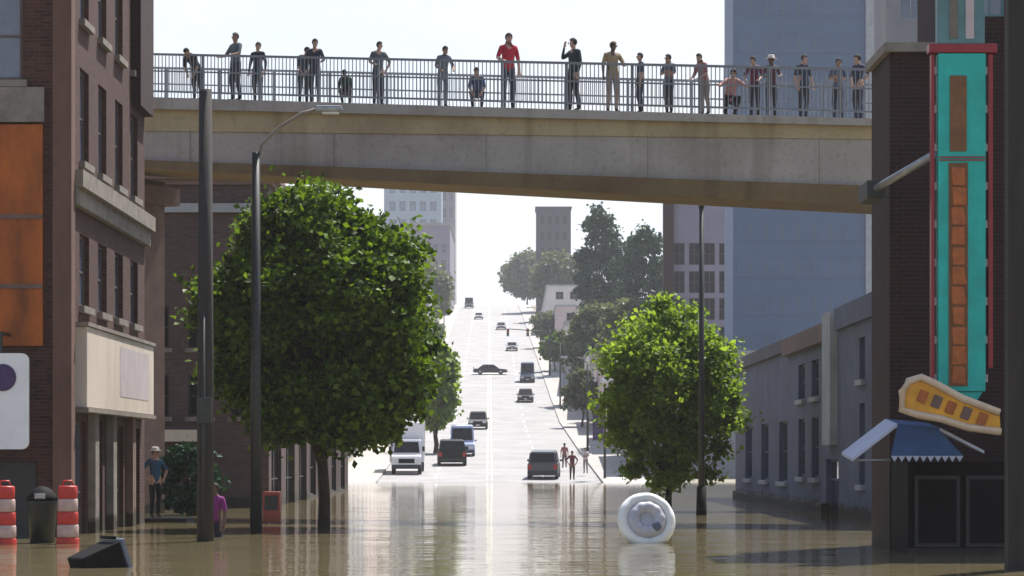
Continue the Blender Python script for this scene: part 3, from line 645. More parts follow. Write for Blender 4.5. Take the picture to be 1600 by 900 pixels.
# ------------------------------------------------------------------ trees
def leaf(bm, c, size, rnd):
    d = V((rnd.gauss(0, 1), rnd.gauss(0, 1), rnd.gauss(0, .8) - .25)).normalized()
    n = V((rnd.gauss(0, 1), rnd.gauss(0, 1), rnd.gauss(.7, 1))).normalized()
    s = d.cross(n)
    if s.length < 1e-3: return
    s.normalize(); n = s.cross(d)
    l = size * rnd.uniform(.55, 1.6); w = l * .42
    v = [bm.verts.new(c), bm.verts.new(c + d * l * .5 + s * w + n * l * .1), bm.verts.new(c + d * l), bm.verts.new(c + d * l * .5 - s * w + n * l * .1)]
    bm.faces.new(v)
def tree(name, label, base, h, cz0, rx, ry, lm, nclump, per, size, seed, trunk_r=.16, shape='round', group=None, clump_r=.2):
    rnd = random.Random(seed); root = thing(name, label, 'tree', base, 0, group)
    zc = (cz0 + h) / 2; rz = (h - cz0) / 2
    tb = MB(); fork = cz0 + (.25 * (h - cz0) if shape == 'round' else .8 * (h - cz0))
    wob = [V((rnd.uniform(-1, 1) * .08, rnd.uniform(-1, 1) * .08, 0)) * min(i, 2) for i in range(6)]
    tb.tube([V((0, 0, fork * i / 5)) + wob[i] for i in range(6)], [trunk_r * (1.35 if i == 0 else 1 - .1 * i) for i in range(6)], 9)
    cl = []; tries = 0
    while len(cl) < nclump and tries < 60000:
        tries += 1
        p = V((rnd.uniform(-1, 1), rnd.uniform(-1, 1), rnd.uniform(-1, 1)))
        if shape == 'cone':
            k = max(0.02, (1 - (p.z + 1) / 2) ** .8)
            q = math.hypot(p.x, p.y)
            if q > k or q < k * .5: continue
        else:
            e = .98 + .3 * noise.noise(p * 2.3 + V((seed * 3.1, 0, 0)))
            if p.z < 0: e *= 1.04
            L = p.length
            if L > e or L < e * rnd.choice((.35, .6, .75)): continue
        cl.append(V((p.x * rx, p.y * ry, zc + p.z * rz)))
    top = V((0, 0, fork)) + wob[5]
    for q in rnd.sample(cl, min(len(cl), 34)):
        s0 = V((0, 0, rnd.uniform(.55, 1) * fork)) if shape == 'round' else V((0, 0, max(.2, q.z - .2)))
        mid = s0.lerp(q, .5) + V((0, 0, rz * .08)) if shape == 'round' else s0.lerp(q, .5)
        tb.tube([s0, mid, q], [trunk_r * .42, trunk_r * .25, trunk_r * .06], 5)
    tb.build('trunk', M['bark'], root)
    b = MB()
    for q in cl:
        cr = clump_r * rnd.uniform(.6, 1.4) * min(rx, rz) 
        for _ in range(int(per * rnd.uniform(.5, 1.4))):
            g = V((rnd.gauss(0, .55), rnd.gauss(0, .55), rnd.gauss(0, .4))) * cr
            leaf(b.bm, q + g, size, rnd)
    o = b.build('crown', lm, root); return root
# big left tree
TY = 65.0
tree('leafy_tree', 'big round dark green tree rising from the flood in front of the bridge', (X(501, TY), TY, -1.1), Z(308, TY) + 1.1, Z(700, TY) + 1.1, 2.52, 2.4, M['leaf'], 330, 300, .14, 17, .17, clump_r=.16)
TY2 = 86.0
tree('leafy_tree', 'smaller bright green tree rising from the flood on the right beside a dark pole', (X(1050, TY2), TY2, -1.1), Z(470, TY2) + 1.1, Z(755, TY2) + 1.1, 1.95, 1.9, M['leaf_bright'], 200, 180, .14, 31, .13, clump_r=.19)
far = [('leafy_tree', 'grey green street tree on the right of the hill road', 928, 575, 478, 330, 2.9, 'leaf_grey', 'round'),
       ('leafy_tree', 'greyish tree at the crest just right of the white sky gap', 824, 482, 396, 762, 6.0, 'leaf_grey', 'round'),
       ('leafy_tree', 'grey green tree between the crest tree and the conifer', 872, 500, 398, 600, 4.6, 'leaf_grey', 'round'),
       ('conifer_tree', 'tall dark conifer standing highest on the hill under the bridge', 936, 580, 322, 400, 2.9, 'leaf_dark', 'column'),
       ('conifer_tree', 'second lower dark green tree right of the tall conifer', 1004, 570, 356, 380, 3.3, 'leaf_dark', 'round'),
       ('leafy_tree', 'dull green tree low on the right bank behind the bright tree', 985, 600, 470, 300, 2.9, 'leaf_grey', 'round'),
       ('leafy_tree', 'yellow green tree at the left kerb peeping out right of the big tree', 682, 668, 528, 232, 1.5, 'leaf_bright', 'round'),
       ('leafy_tree', 'small dark tree on the left bank of the far street', 668, 500, 415, 560, 4.0, 'leaf_grey', 'round')]
for i, (nm, lab, px, yb, yt, Y, rr, lm, sh) in enumerate(far):
    z0 = gz(Y); h = Z(yt, Y) - z0
    c0 = h * (.22 if sh == 'round' else .04)
    tree(nm, lab, (X(px, Y), Y, z0 - .1), h, c0, rr, rr, M[lm], 200, 60, .0011 * Y + .1, 40 + i, .22, 'round', clump_r=.26)
# shrub at the left wall
tree('shrub', 'green shrub in the shade left of the utility pole', (X(298, 80), 80, -.6), 2.6, .5, .75, .7, M['leaf_dark'], 40, 60, .15, 71, .05, clump_r=.35)

# ------------------------------------------------------------------ poles
r = thing('utility_pole', 'thick dark utility pole in front of the left end of the bridge', 'pole', (X(321, 55), 55, -1.1))
b = MB(); b.tube([(0, 0, 0), (0, 0, 5), (0, 0, Z(140, 55) + 1.1)], [.17, .15, .125], 12); b.build('shaft', M['wood_dark'], r)
b = MB(); b.tube([(-.02, -.16, .5), (-.02, -.16, 5.5)], .035, 6); b.build('conduit', M['metal_dark'], r)
b = MB(); b.box((0, -.19, 3.6), (.28, .16, .5), bev=.02); b.build('junction_box', M['metal_dark'], r)
r = thing('street_lamp', 'dark street lamp with a long curved arm reaching right across the bridge side', 'street lamp', (X(400, 62), 62, -1.1))
zt = Z(238, 62) + 1.1; ax = X(515, 62) - X(400, 62); az = Z(170, 62) + 1.1
b = MB(); b.tube([(0, 0, 0), (0, 0, 4), (0, 0, zt)], [.14, .115, .085], 12); b.build('pole', M['metal_dark'], r)
b = MB(); b.tube([(0, 0, zt - .35), (.12, 0, zt + .15), (.45, 0, zt + .5), (ax * .62, 0, az - .1), (ax - .25, 0, az)], .036, 8); b.build('arm', M['stone'], r)  # sunlit look put into the colour: pale stone tone on a dark lamp
b = MB(); b.box((ax - .02, 0, az), (.58, .24, .13), bev=.045); b.build('lamp_head', M['metal_grey'], r)
b = MB(); b.box((ax + .02, 0, az - .09), (.36, .18, .05), bev=.02); b.build('lens', M['lamp_clear'], r)
r = thing('sign_pole', 'dark pole passing in front of the bright green right tree', 'pole', (X(1096, 80), 80, -1.1))
b = MB(); b.tube([(0, 0, 0), (0, 0, 4), (0, 0, Z(322, 80) + 1.1)], [.1, .08, .065], 10); b.build('shaft', M['metal_dark'], r)
b = MB(); b.tube([(0, 0, Z(324, 80) + 1.1), (0, 0, Z(316, 80) + 1.1)], [.09, .04], 10); b.build('cap', M['metal_dark'], r)
b = MB(); b.tube([(0, 0, .2), (0, 0, 1.9)], [.17, .13], 10); b.build('base', M['black'], r)
r = thing('banner_post', 'lamp post with a dark purple banner by the right pavement', 'post', (X(945, 190), 190, gz(190)))
b = MB(); b.tube([(0, 0, 0), (0, 0, 6.3)], [.09, .06], 8); b.build('pole', M['metal_dark'], r)
b = MB(); b.box((-.45, 0, 4.0), (.7, .03, 2.6)); b.build('banner', M['purple'], r)
b = MB(); b.tube([(0, 0, 5.33), (-.85, 0, 5.33)], .025, 6); b.tube([(0, 0, 2.67), (-.85, 0, 2.67)], .025, 6); b.build('banner_arm', M['metal_dark'], r)
b = MB(); b.lathe((0, 0, 6.3), [(.06, 0), (.2, .12), (.22, .3), (.1, .5)], 12); b.build('lantern', M['lamp_clear'], r)

r = thing('traffic_signal', 'traffic signal on a mast arm over the right lane of the hill street', 'traffic signal', (xc(392) + 8.2, 392, gz(392) + .15))
b = MB(); b.tube([(0, 0, 0), (0, 0, 6.2)], [.14, .1], 8); b.build('pole', M['metal_dark'], r)
b = MB(); b.tube([(0, 0, 6.0), (-6, 0, 6.4)], [.07, .05], 8); b.build('mast_arm', M['metal_dark'], r)
for x in (-3.0, -5.7):
    b = MB(); b.box((x, -.06, 5.9), (.36, .26, 1.05), bev=.04); o = b.build('signal_head', M['black'], r)
    for k, mm in enumerate(('lamp_red', 'gold', 'teal2')):
        b = MB(); b.lathe((x, -.2, 6.23 - k * .33), [(.11, 0), (.1, -.02), (.03, -.03)], 12, axis='Y'); b.build('lens', M[mm], o)
for px_s, Y, lab in ((1, 232, 'lamp post at the right kerb behind the banner post'), (-1, 262, 'lamp post on the left pavement just past the pale blue van'), (1, 322, 'lamp post at the right kerb by the greyish street tree'), (-1, 372, 'lamp post at the left kerb level with the broadside dark car'), (1, 448, 'lamp post at the right kerb far up the hill'), (-1, 500, 'lamp post at the left kerb nearest the crest')):
    r = thing('street_lamp', lab, 'street lamp', (xc(Y) + px_s * (RW + .6), Y, gz(Y) + .15), 0, 'lamp posts up the hill street')
    b = MB(); b.tube([(0, 0, 0), (0, 0, 7.2)], [.1, .07], 8); b.build('pole', M['metal_dark'], r)
    b = MB(); b.tube([(0, 0, 7.1), (-px_s * .5, 0, 7.5), (-px_s * 1.7, 0, 7.6)], .045, 6); b.build('arm', M['metal_dark'], r)
    b = MB(); b.box((-px_s * 1.9, 0, 7.58), (.6, .26, .14), bev=.04); b.build('lamp_head', M['metal_grey'], r)
for i, (s_, Y, hh, rr, lm, lab) in enumerate(((-1, 276, 5.2, 1.6, 'leaf', 'small round tree on the left pavement before the pinkish building'), (1, 286, 5.4, 1.7, 'leaf_grey', 'dull green tree on the right pavement before the pinkish building'), (-1, 352, 5.0, 1.6, 'leaf_grey', 'greyish little tree on the left pavement halfway up the hill'), (1, 405, 5.2, 1.8, 'leaf', 'dark green little tree on the right pavement above the traffic signal'), (1, 478, 5.6, 2.0, 'leaf_grey', 'grey green tree on the right pavement before the pink low building'), (-1, 455, 5.2, 1.8, 'leaf', 'little dark tree on the upper left pavement'))):
    tree('leafy_tree', lab, (xc(Y) + s_ * (RW + 1.9), Y, gz(Y) + .1), hh, 1.9, rr, rr, M[lm], 70, 60, .0009 * Y + .08, 90 + i, .12, 'round', clump_r=.28, group='street trees up the hill')

# ------------------------------------------------------------------ vehicles
def wheel(root, x, y, r=.34, w=.22):
    b = MB(); b.lathe((0, 0, 0), [(r * .62, -w / 2), (r * .93, -w / 2), (r, -w * .35), (r, w * .35), (r * .93, w / 2), (r * .62, w / 2)], 20, axis='X')
    o = b.build('wheel', M['tyre'], root, (x, y, r))
    b = MB(); b.lathe((0, 0, 0), [(r * .6, -w * .53), (r * .2, -w * .56), (r * .2, w * .56), (r * .6, w * .53)], 14, axis='X'); b.build('rim', M['chrome'], o)
def car(name, label, cat, paintm, loc, rz=0, kind='suv', L=4.6, Wd=1.85, Hh=1.7, pitch=0):
    """front faces -Y"""
    root = thing(name, label, cat, loc, rz, 'vehicles on the hill street'); root.rotation_euler = (pitch, 0, rz)
    hw = Wd / 2; gc = .26; bel = Hh * .58 if kind != 'truck' else .95
    if kind == 'suv': low = [(-L / 2, .45), (-L / 2 + .05, .8), (-L / 2 + .95, bel), (L / 2 - .05, bel), (L / 2, .8), (L / 2, .42)]; cab = [(-L / 2 + .9, bel), (-L / 2 + 1.6, Hh), (L / 2 - .35, Hh - .03), (L / 2 - .08, bel)]
    elif kind == 'sedan': low = [(-L / 2, .4), (-L / 2 + .05, .68), (-L / 2 + 1.1, bel), (L / 2 - .1, bel), (L / 2, .78), (L / 2, .4)]; cab = [(-L / 2 + 1.05, bel), (-L / 2 + 1.85, Hh), (L / 2 - 1.35, Hh), (L / 2 - .6, bel)]
    else: low = [(-L / 2, .4), (-L / 2, .95), (-L / 2 + .5, 1.15), (L / 2, 1.15), (L / 2, .42)]; cab = [(-L / 2 + .45, 1.15), (-L / 2 + 1.05, Hh), (L / 2 - .05, Hh), (L / 2, 1.15)]; bel = 1.15
    b = MB(); b.prism([(-hw, y, z) for y, z in [(-L / 2 + .1, gc)] + low + [(L / 2 - .1, gc)]], (Wd, 0, 0), bev=.05)
    ins = .13 if kind != 'van' else .07
    bot = [cab[0], cab[-1]]; tp = cab[1:3]
    vs = [b.bm.verts.new(p) for p in ((-hw + .05, bot[0][0], bel - .02), (hw - .05, bot[0][0], bel - .02), (hw - .05, bot[1][0], bel - .02), (-hw + .05, bot[1][0], bel - .02), (-hw + ins + .04, tp[0][0], tp[0][1]), (hw - ins - .04, tp[0][0], tp[0][1]), (hw - ins - .04, tp[1][0], tp[1][1]), (-hw + ins + .04, tp[1][0], tp[1][1]))]
    fs = [b.bm.faces.new([vs[i] for i in f]) for f in ((4, 5, 6, 7), (0, 1, 5, 4), (1, 2, 6, 5), (2, 3, 7, 6), (3, 0, 4, 7))]
    bmesh.ops.bevel(b.bm, geom=list({e for f in fs[:1] for e in f.edges}), offset=.06, segments=2, affect='EDGES')
    b.build('body', paintm, root)
    B = [V((-hw + .05, bot[0][0], bel)), V((hw - .05, bot[0][0], bel)), V((hw - .05, bot[1][0], bel)), V((-hw + .05, bot[1][0], bel))]
    T = [V((-hw + ins + .04, tp[0][0], tp[0][1])), V((hw - ins - .04, tp[0][0], tp[0][1])), V((hw - ins - .04, tp[1][0], tp[1][1])), V((-hw + ins + .04, tp[1][0], tp[1][1]))]
    def pane(nm, a, c, d, e, n):
        q = [a.lerp(d, .1).lerp(c.lerp(e, .1), .06), c.lerp(e, .1).lerp(a.lerp(d, .1), .06), e.lerp(c, .14).lerp(d.lerp(a, .14), .07), d.lerp(a, .14).lerp(e.lerp(c, .14), .07)]
        m = MB(); m.prism([p + n * .004 for p in q], n * .012); m.build(nm, M['glass_dark'], root)
    pane('windscreen', B[0], B[1], T[0], T[1], V((0, -.8, .6)).normalized())
    pane('rear_window', B[3], B[2], T[3], T[2], V((0, 1, .2)).normalized())
    for s_, i, j in ((-1, 3, 0), (1, 1, 2)):
        n = V((s_, 0, .15)).normalized()
        if kind == 'van': k = .35; pane('side_window', B[i] if s_ > 0 else B[i].lerp(B[j], 1 - k), B[i].lerp(B[j], k) if s_ > 0 else B[j], T[i] if s_ > 0 else T[i].lerp(T[j], 1 - k), T[i].lerp(T[j], k) if s_ > 0 else T[j], n)
        else:
            for k0, k1 in ((0, .5), (.5, 1)): pane('side_window', B[i].lerp(B[j], k0), B[i].lerp(B[j], k1), T[i].lerp(T[j], k0), T[i].lerp(T[j], k1), n)
        m = MB(); m.box((s_ * (hw - .28), -L / 2 - .005 + (.03 if kind == 'suv' else .0), .72), (.36, .09, .17), bev=.03); m.build('headlight', M['lamp_clear'], root)
        m = MB(); m.box((s_ * (hw - .16), L / 2, .85), (.2, .07, .3), bev=.02); m.build('tail_light', M['lamp_red'], root)
        m = MB(); m.box((s_ * (hw + .09), -L / 2 + 1.35, bel + .06), (.18, .1, .14), bev=.03); m.build('mirror', paintm, root)
    m = MB(); m.box((0, -L / 2 - .03, .42), (Wd * .96, .14, .2), bev=.04); m.build('bumper', M['car_dark'], root)
    m = MB(); m.box((0, L / 2 + .03, .46), (Wd * .96, .14, .2), bev=.04); m.build('bumper', M['car_dark'], root)
    m = MB(); m.box((0, -L / 2 - .01, .7), (Wd * .5, .06, .18), bev=.02); m.build('grille', M['black'], root)
    m = MB(); m.box((0, -L / 2 - .11, .45), (.32, .02, .11)); m.build('number_plate', M['white'], root)
    for x in (-hw + .08, hw - .08):
        for y in (-L / 2 + .85, L / 2 - .9): wheel(root, x, y)
    return root
def on_road(px, Y): return (X(px, Y), Y, gz(Y) + .02)
sl_ = lambda Y: math.atan2(gz(Y + 3) - gz(Y - 3), 6)
car('parked_car', 'black car at the left kerb just above the waterline', 'car', M['car_black'], on_road(706, 212), R(182), 'suv', 4.7, 2.05, 1.85, -sl_(212))
car('parked_van', 'pale blue van parked behind the black car on the left', 'van', M['car_blue'], on_road(722, 228), R(1), 'van', 5.2, 1.95, 2.35, sl_(228))
car('parked_car', 'charcoal car in the lane right of the pale blue van', 'car', M['car_dark'], on_road(747, 284), 0, 'suv', 4.5, 1.85, 1.7, sl_(284))
car('parked_car', 'grey car stopped right at the water on the right lane', 'car', M['car_grey'], on_road(850, 193), R(177), 'suv', 4.7, 2.0, 1.85, -sl_(193))
car('parked_car', 'dark car turned broadside across the hill street', 'car', M['car_dark'], on_road(766, 398), R(90), 'sedan', 4.6, 1.8, 1.35)
car('parked_car', 'black car in the right lane below the slate blue van', 'car', M['car_black'], on_road(821, 338), 0, 'sedan', 4.5, 1.8, 1.5, sl_(338))
car('parked_van', 'slate blue van in the right lane, higher up than the black car', 'van', M['car_slate'], on_road(824, 380), 0, 'van', 5.2, 1.9, 2.6, sl_(380))
car('parked_van', 'dark van near the crest on the left side of the street', 'van', M['car_slate'], on_road(733, 700), 0, 'van', 5.4, 2.1, 2.6, sl_(700))
for px, Y, mt, lab in ((783, 560, 'car_silver', 'silver car small in the distance below the crest'), (800, 470, 'car_silver', 'silver car in the right lane far up the hill'), (748, 620, 'car_white', 'tiny white car climbing near the crest')):
    car('parked_car', lab, 'car', M[mt], on_road(px, Y), 0, 'sedan', 4.5, 1.8, 1.45, sl_(Y))
# box truck at left kerb
Y = 199; r = thing('box_truck', 'white box truck facing the water at the left, half behind the big tree', 'truck', on_road(636, Y), R(1)); r['group'] = 'vehicles on the hill street'
r.rotation_euler = (sl_(Y), 0, R(1))
b = MB(); b.box((0, 2.1, 2.15), (2.4, 4.6, 2.7), bev=.04); b.build('cargo_box', M['car_white'], r)
b = MB(); b.prism([(-1.0, y, z) for y, z in ((-1.9, .45), (-1.92, 1.25), (-1.45, 1.4), (-1.05, 2.35), (-.3, 2.42), (-.3, .45))], (2.0, 0, 0), bev=.05); b.build('cab', M['car_white'], r)
b = MB(); b.prism([(-.88, -1.425, 1.5), (.88, -1.425, 1.5), (.8, -1.12, 2.22), (-.8, -1.12, 2.22)], (0, -.02, .01)); b.build('windscreen', M['glass_dark'], r)
b = MB(); b.box((0, -1.95, .55), (2.05, .16, .28), bev=.04); b.build('bumper', M['car_dark'], r)
b = MB(); b.box((0, -1.93, .95), (1.1, .06, .3), bev=.02); b.build('grille', M['black'], r)
for s_ in (-1, 1):
    b = MB(); b.box((s_ * .8, -1.92, .95), (.3, .08, .22), bev=.03); b.build('headlight', M['lamp_clear'], r)
    b = MB(); b.box((s_ * 1.15, -1.25, 1.75), (.16, .1, .34), bev=.02); b.build('mirror', M['black'], r)
    wheel(r, s_ * .9, -1.0, .42, .25); wheel(r, s_ * .98, 3.1, .42, .3)

# ------------------------------------------------------------------ things in the flood
def drum(label, px, Y):
    r = thing('traffic_drum', label, 'traffic drum', (X(px, Y), Y, -.12), 0, 'red and white drums in the flood')
    rr = .2
    for k in range(5):
        b = MB(); z = k * .24; q = rr - k * .008
        b.lathe((0, 0, 0), [(q, z), (q + .012, z + .03), (q + .012, z + .21), (q - .004, z + .237)], 22); b.build('band', M['red_plastic' if k % 2 == 0 else 'white_plastic'], r)
    b = MB(); b.tube([(-.1, 0, 1.19), (-.07, 0, 1.29), (.07, 0, 1.29), (.1, 0, 1.19)], .018, 6); b.build('handle', M['red_plastic'], r)
drum('red and white drum at the left picture edge below the white board', 8, 53)
drum('red and white drum next to the corner of the brick building', 106, 53.5)
r = thing('litter_bin', 'dark green bin between the two red and white drums', 'bin', (X(66, 54), 54, -.2))
b = MB(); b.lathe((0, 0, 0), [(.22, 0), (.27, .9), (.29, .95), (.29, 1.0)], 18); b.build('body', M['green_black'], r)
b = MB(); b.lathe((0, 0, 1.003), [(.3, 0), (.29, .06), (.18, .2), (.05, .26)], 18); b.build('lid', M['black'], r)
b = MB(); b.box((0, -.27, 1.08), (.2, .04, .1), bev=.01); b.build('flap', M['metal_grey'], r)
r = thing('floating_bin', 'black bin with blue grey lid floating tipped over in front of the brick building', 'bin', (X(152, 42), 42, -.1), R(35))
rot = Matrix.Rotation(R(72), 3, 'Y')
b = MB(); b.box((0, 0, .1), (.5, .5, .62), taper=1.2, rot=rot, bev=.03); b.build('body', M['black'], r)
b = MB(); b.box(rot @ V((0, 0, .36)) + V((0, 0, .1)), (.66, .66, .07), rot=rot, bev=.03); b.build('lid', M['grey_plastic'], r)
b = MB(); b.tube([rot @ V((-.36, -.22, .3)) + V((0, 0, .1)), rot @ V((-.36, .22, .3)) + V((0, 0, .1))], .025, 8); b.build('handle', M['black'], r)
# white ring float
Y = 54; r = thing('inflatable_float', 'round white inflatable float with grey centre, tipped up in the flood', 'inflatable float', (X(1010, Y), Y, .42))
rot = Matrix.Rotation(R(68), 4, 'X') @ Matrix.Rotation(R(8), 4, 'Y')
def ring(R0, r0, m, nm, dz=0, seg=40, sq=1.0):
    b = MB()
    rows = [[b.bm.verts.new((rot @ V(((R0 + r0 * math.cos(q)) * math.cos(a), (R0 + r0 * math.cos(q)) * math.sin(a), dz + sq * r0 * math.sin(q) + .008 * math.sin(a * 10)))).to_3d()) for q in [2 * math.pi * j / 12 for j in range(12)]] for a in [2 * math.pi * i / seg for i in range(seg)]]
    for i in range(seg):
        for j in range(12):
            f = b.bm.faces.new((rows[i][j], rows[(i + 1) % seg][j], rows[(i + 1) % seg][(j + 1) % 12], rows[i][(j + 1) % 12])); f.smooth = True
    return b.build(nm, m, r)
ring(.45, .105, M['white_vinyl'], 'outer_tube')
ring(.25, .13, M['grey_vinyl'], 'inner_tube', .02)
b = MB(); pr = [(.34, 0), (.26, .03), (.1, .06), (.01, .07)]
b.lathe((0, 0, 0), pr, 24)
for v in b.bm.verts: v.co = (rot @ v.co.to_4d()).to_3d()
b.build('seat_floor', M['grey_vinyl'], r)
b = MB(); b.tube([rot @ V((.17, -.16, .14)), rot @ V((.17, -.16, .19))], [.09, .07], 12); b.build('valve_cap', M['grey_plastic'], r)
# faded red news box, pavement ledge
r = thing('news_box', 'faded red news box standing in water left of the tree trunk', 'news box', (X(425, 70), 70, -.35))
b = MB(); b.box((0, 0, .75), (.42, .4, .75), bev=.03); b.build('cabinet', M['faded_red'], r)
b = MB(); b.box((0, -.205, .85), (.32, .02, .35)); b.build('door_pane', M['glass_dark'], r)
b = MB(); b.box((0, 0, .18), (.12, .12, .36)); b.build('pedestal', M['metal_dark'], r)
r = thing('door_step', 'low stone step at the water beside the brick corner building', 'step', (X(232, 71.6), 72, -1.1))
b = MB(); b.box((0, 0, .6), (2.0, 1.8, 1.2), bev=.03); b.build('block', M['stone'], r)
# ------------------------------------------------------------------ people
SKIN = [mat('skin_light', (.42, .26, .19), .6, .08), mat('skin_tan', (.3, .17, .11), .6, .08), mat('skin_brown', (.11, .06, .04), .6, .08)]
_cm = {}
def cloth(c):
    if c not in _cm: _cm[c] = mat('cloth_%d' % len(_cm), c, .85, .2, 9, bump=.2)
    return _cm[c]
def person(label, loc, yaw, height=1.74, arms='down', legs='stand', lean=0, top=(.05, .05, .06), trou=(.03, .035, .05), skin=0, hair=(.02, .015, .012), hat=None, sleeve='short', group=None, shorts=False, turn=0, seed=0, cat='person'):
    rnd = random.Random(seed + 5); root = thing('person', label, cat, loc, yaw, group)
    pos, rad, edges, zone = [], [], [], []
    def v(p, r, par, z):
        pos.append(V(p)); rad.append(r if isinstance(r, tuple) else (r, r)); zone.append(z)
        if par is not None: edges.append((par, len(pos) - 1))
        return len(pos) - 1
    st = rnd.uniform(-.03, .03)
    drop = {'stand': 0, 'walk': .015, 'crouch': .5, 'sit': .38}[legs]
    pz = .94 - drop; pel = V((0, 0, pz)); lr = R(lean + (28 if legs == 'crouch' else 0))
    def U(x, y, z):                                   # upper-body point, leaning forward about the pelvis
        q = V((x, y, z - .94)); q = Matrix.Rotation(lr, 3, 'X') @ q; return pel + q
    p0 = v(pel, (.15, .112), None, 't'); p1 = v(U(0, 0, 1.1), (.15, .108), p0, 's'); p2 = v(U(0, 0, 1.28), (.168, .115), p1, 's'); p3 = v(U(0, .01, 1.42), (.13, .092), p2, 's')
    p4 = v(U(0, .005, 1.5), .052, p3, 'k'); hd = v(U(turn * .02, -.02, 1.575), (.066, .08), p4, 'k'); hm = v(U(turn * .03, -.02, 1.645), (.076, .092), hd, 'k'); v(U(turn * .03, -.01, 1.715), (.06, .07), hm, 'k')
    AP = {'down': ((.235, .02, 1.17), (.25, -.05, .92)), 'rail': ((.27, -.1, 1.19), (.2, -.33, 1.13)), 'cam': ((.2, -.2, 1.27), (.06, -.24, 1.52)), 'hip': ((.35, .07, 1.2), (.235, -.03, 1.0)), 'knee': ((.22, -.18, 1.2), (.13, -.36, 1.1)), 'cross': ((.25, -.05, 1.18), (.02, -.2, 1.2)), 'point': ((.36, -.12, 1.34), (.5, -.3, 1.42))}
    for s_ in (-1, 1):
        a = arms if isinstance(arms, str) else arms[0 if s_ < 0 else 1]
        e, w = AP[a]; e = V((e[0] * s_, e[1], e[2])); w = V((w[0] * s_, w[1], w[2]))
        sh = v(U(.165 * s_, .01, 1.425), .07, p3, 's'); el = v(U(*e), .05, sh, 's' if sleeve != 'none' else 'k')
        sm = 's' if sleeve == 'long' else 'k'
        wr = v(U(*w), .028, el, sm); d = (w - e).normalized(); sd_ = V((s_, 0, 0)) - d * d.dot(V((s_, 0, 0)))
        sd_ = sd_.normalized() if sd_.length > .1 else V((0, 0, 1)); nn = d.cross(sd_).normalized()
        pm = v(U(*(w + d * .055)), (.034, .02), wr, 'k')
        for i, l in enumerate((.062, .072, .068, .054)):
            q = w + d * .095 + sd_ * (i - 1.5) * .02
            k1 = v(U(*q), .009, pm, 'k'); k2 = v(U(*(q + d * l * .55 + nn * .008 * s_)), .008, k1, 'k'); v(U(*(q + d * l * .9 + nn * .028 * s_)), .0065, k2, 'k')
        q = w + d * .045 - sd_ * .04; k1 = v(U(*q), .011, pm, 'k'); v(U(*(q + d * .045 - sd_ * .022)), .0085, k1, 'k')
        hp = v(pel + V((.088 * s_, 0, -.05)), .1, p0, 't')
        if legs == 'stand': kn = (.1 * s_, -.03 + st * s_, .5); an = (.105 * s_, .02 + st * s_ * 2, .09)
        elif legs == 'walk': kn = (.09 * s_, -.1 if s_ > 0 else .02, .51); an = (.09 * s_, -.2 if s_ > 0 else .24, .1 if s_ > 0 else .14)
        elif legs == 'crouch': kn = (.17 * s_, -.34, .47); an = (.13 * s_, -.06, .09)
        else: kn = (.12 * s_, -.4, .52); an = (.12 * s_, -.38, .09)
        zl = 'k' if shorts else 't'
        kv = v(V(kn), .074, hp, 't'); ca = v(V(kn).lerp(V(an), .35) + V((0, .015, 0)), .062, kv, zl); av = v(V(an), .05, ca, zl); hv = v(V(an) + V((0, -.02, -.045)), .038, av, 'b'); v(V(an) + V((.015 * s_, -.15, -.058)), .03, hv, 'b')
    me = bpy.data.meshes.new('body_src'); me.from_pydata([tuple(p) for p in pos], edges, [])
    ob = bpy.data.objects.new('body_src', me); COL.objects.link(ob)
    ob.modifiers.new('skin', 'SKIN'); ob.modifiers['skin'].use_smooth_shade = True
    for i, sv in enumerate(me.skin_vertices[0].data): sv.radius = rad[i]; sv.use_root = (i == 0)
    sb = ob.modifiers.new('sub', 'SUBSURF'); sb.levels = 1; sb.render_levels = 1
    dg = bpy.context.evaluated_depsgraph_get(); nm = bpy.data.meshes.new_from_object(ob.evaluated_get(dg)); bpy.data.objects.remove(ob)
    zi = {'k': 0, 's': 1, 't': 2, 'b': 3}
    segs = [(pos[a], pos[b_], zone[b_]) for a, b_ in edges]
    for m_ in (SKIN[skin], cloth(top), cloth(trou), cloth((.02, .018, .016))): nm.materials.append(m_)
    for f in nm.polygons:
        c = f.center; best, bz = 9, 'k'
        for a, b_, z in segs:
            ab = b_ - a; tt = max(0, min(1, (c - a).dot(ab) / max(ab.length_squared, 1e-9))); d = (a + ab * tt - c).length
            if d < best: best, bz = d, z
        if bz == 'k' and sleeve == 'short' and False: bz = 's'
        f.material_index = zi[bz]; f.use_smooth = True
    nm.name = 'body'; bo = bpy.data.objects.new('body', nm); COL.objects.link(bo); bo.parent = root
    # hair cap, face
    hc = pos[hm]; hr = Matrix.Rotation(lr, 3, 'X') @ Matrix.Rotation(R(turn * 30), 3, 'Z')
    def sph(b, c, r, cut=None, seg=14):
        n0 = 8
        for i in range(n0):
            for k in range(seg):
                q = []
                for ii, kk in ((i, k), (i, k + 1), (i + 1, k + 1), (i + 1, k)):
                    th_, ph = math.pi * ii / n0, 2 * math.pi * kk / seg
                    q.append(V((math.sin(th_) * math.cos(ph), math.sin(th_) * math.sin(ph), math.cos(th_))))
                m_ = sum(q, V()) / 4
                if cut and not cut(m_): continue
                q2 = []
                for p in q:
                    if not any((p - o).length < 1e-6 for o in q2): q2.append(p)
                if len(q2) > 2:
                    f = b.bm.faces.new([b.bm.verts.new(c + hr @ V((p.x * r[0], p.y * r[1], p.z * r[2]))) for p in q2]); f.smooth = True
    b = MB(); sph(b, hc + hr @ V((0, .012, .022)), (.088, .104, .104), lambda p: p.z > .25 or (p.y > .1 and p.z > -.65)); bmesh.ops.remove_doubles(b.bm, verts=b.bm.verts[:], dist=.0005); b.build('hair', cloth(hair), bo)
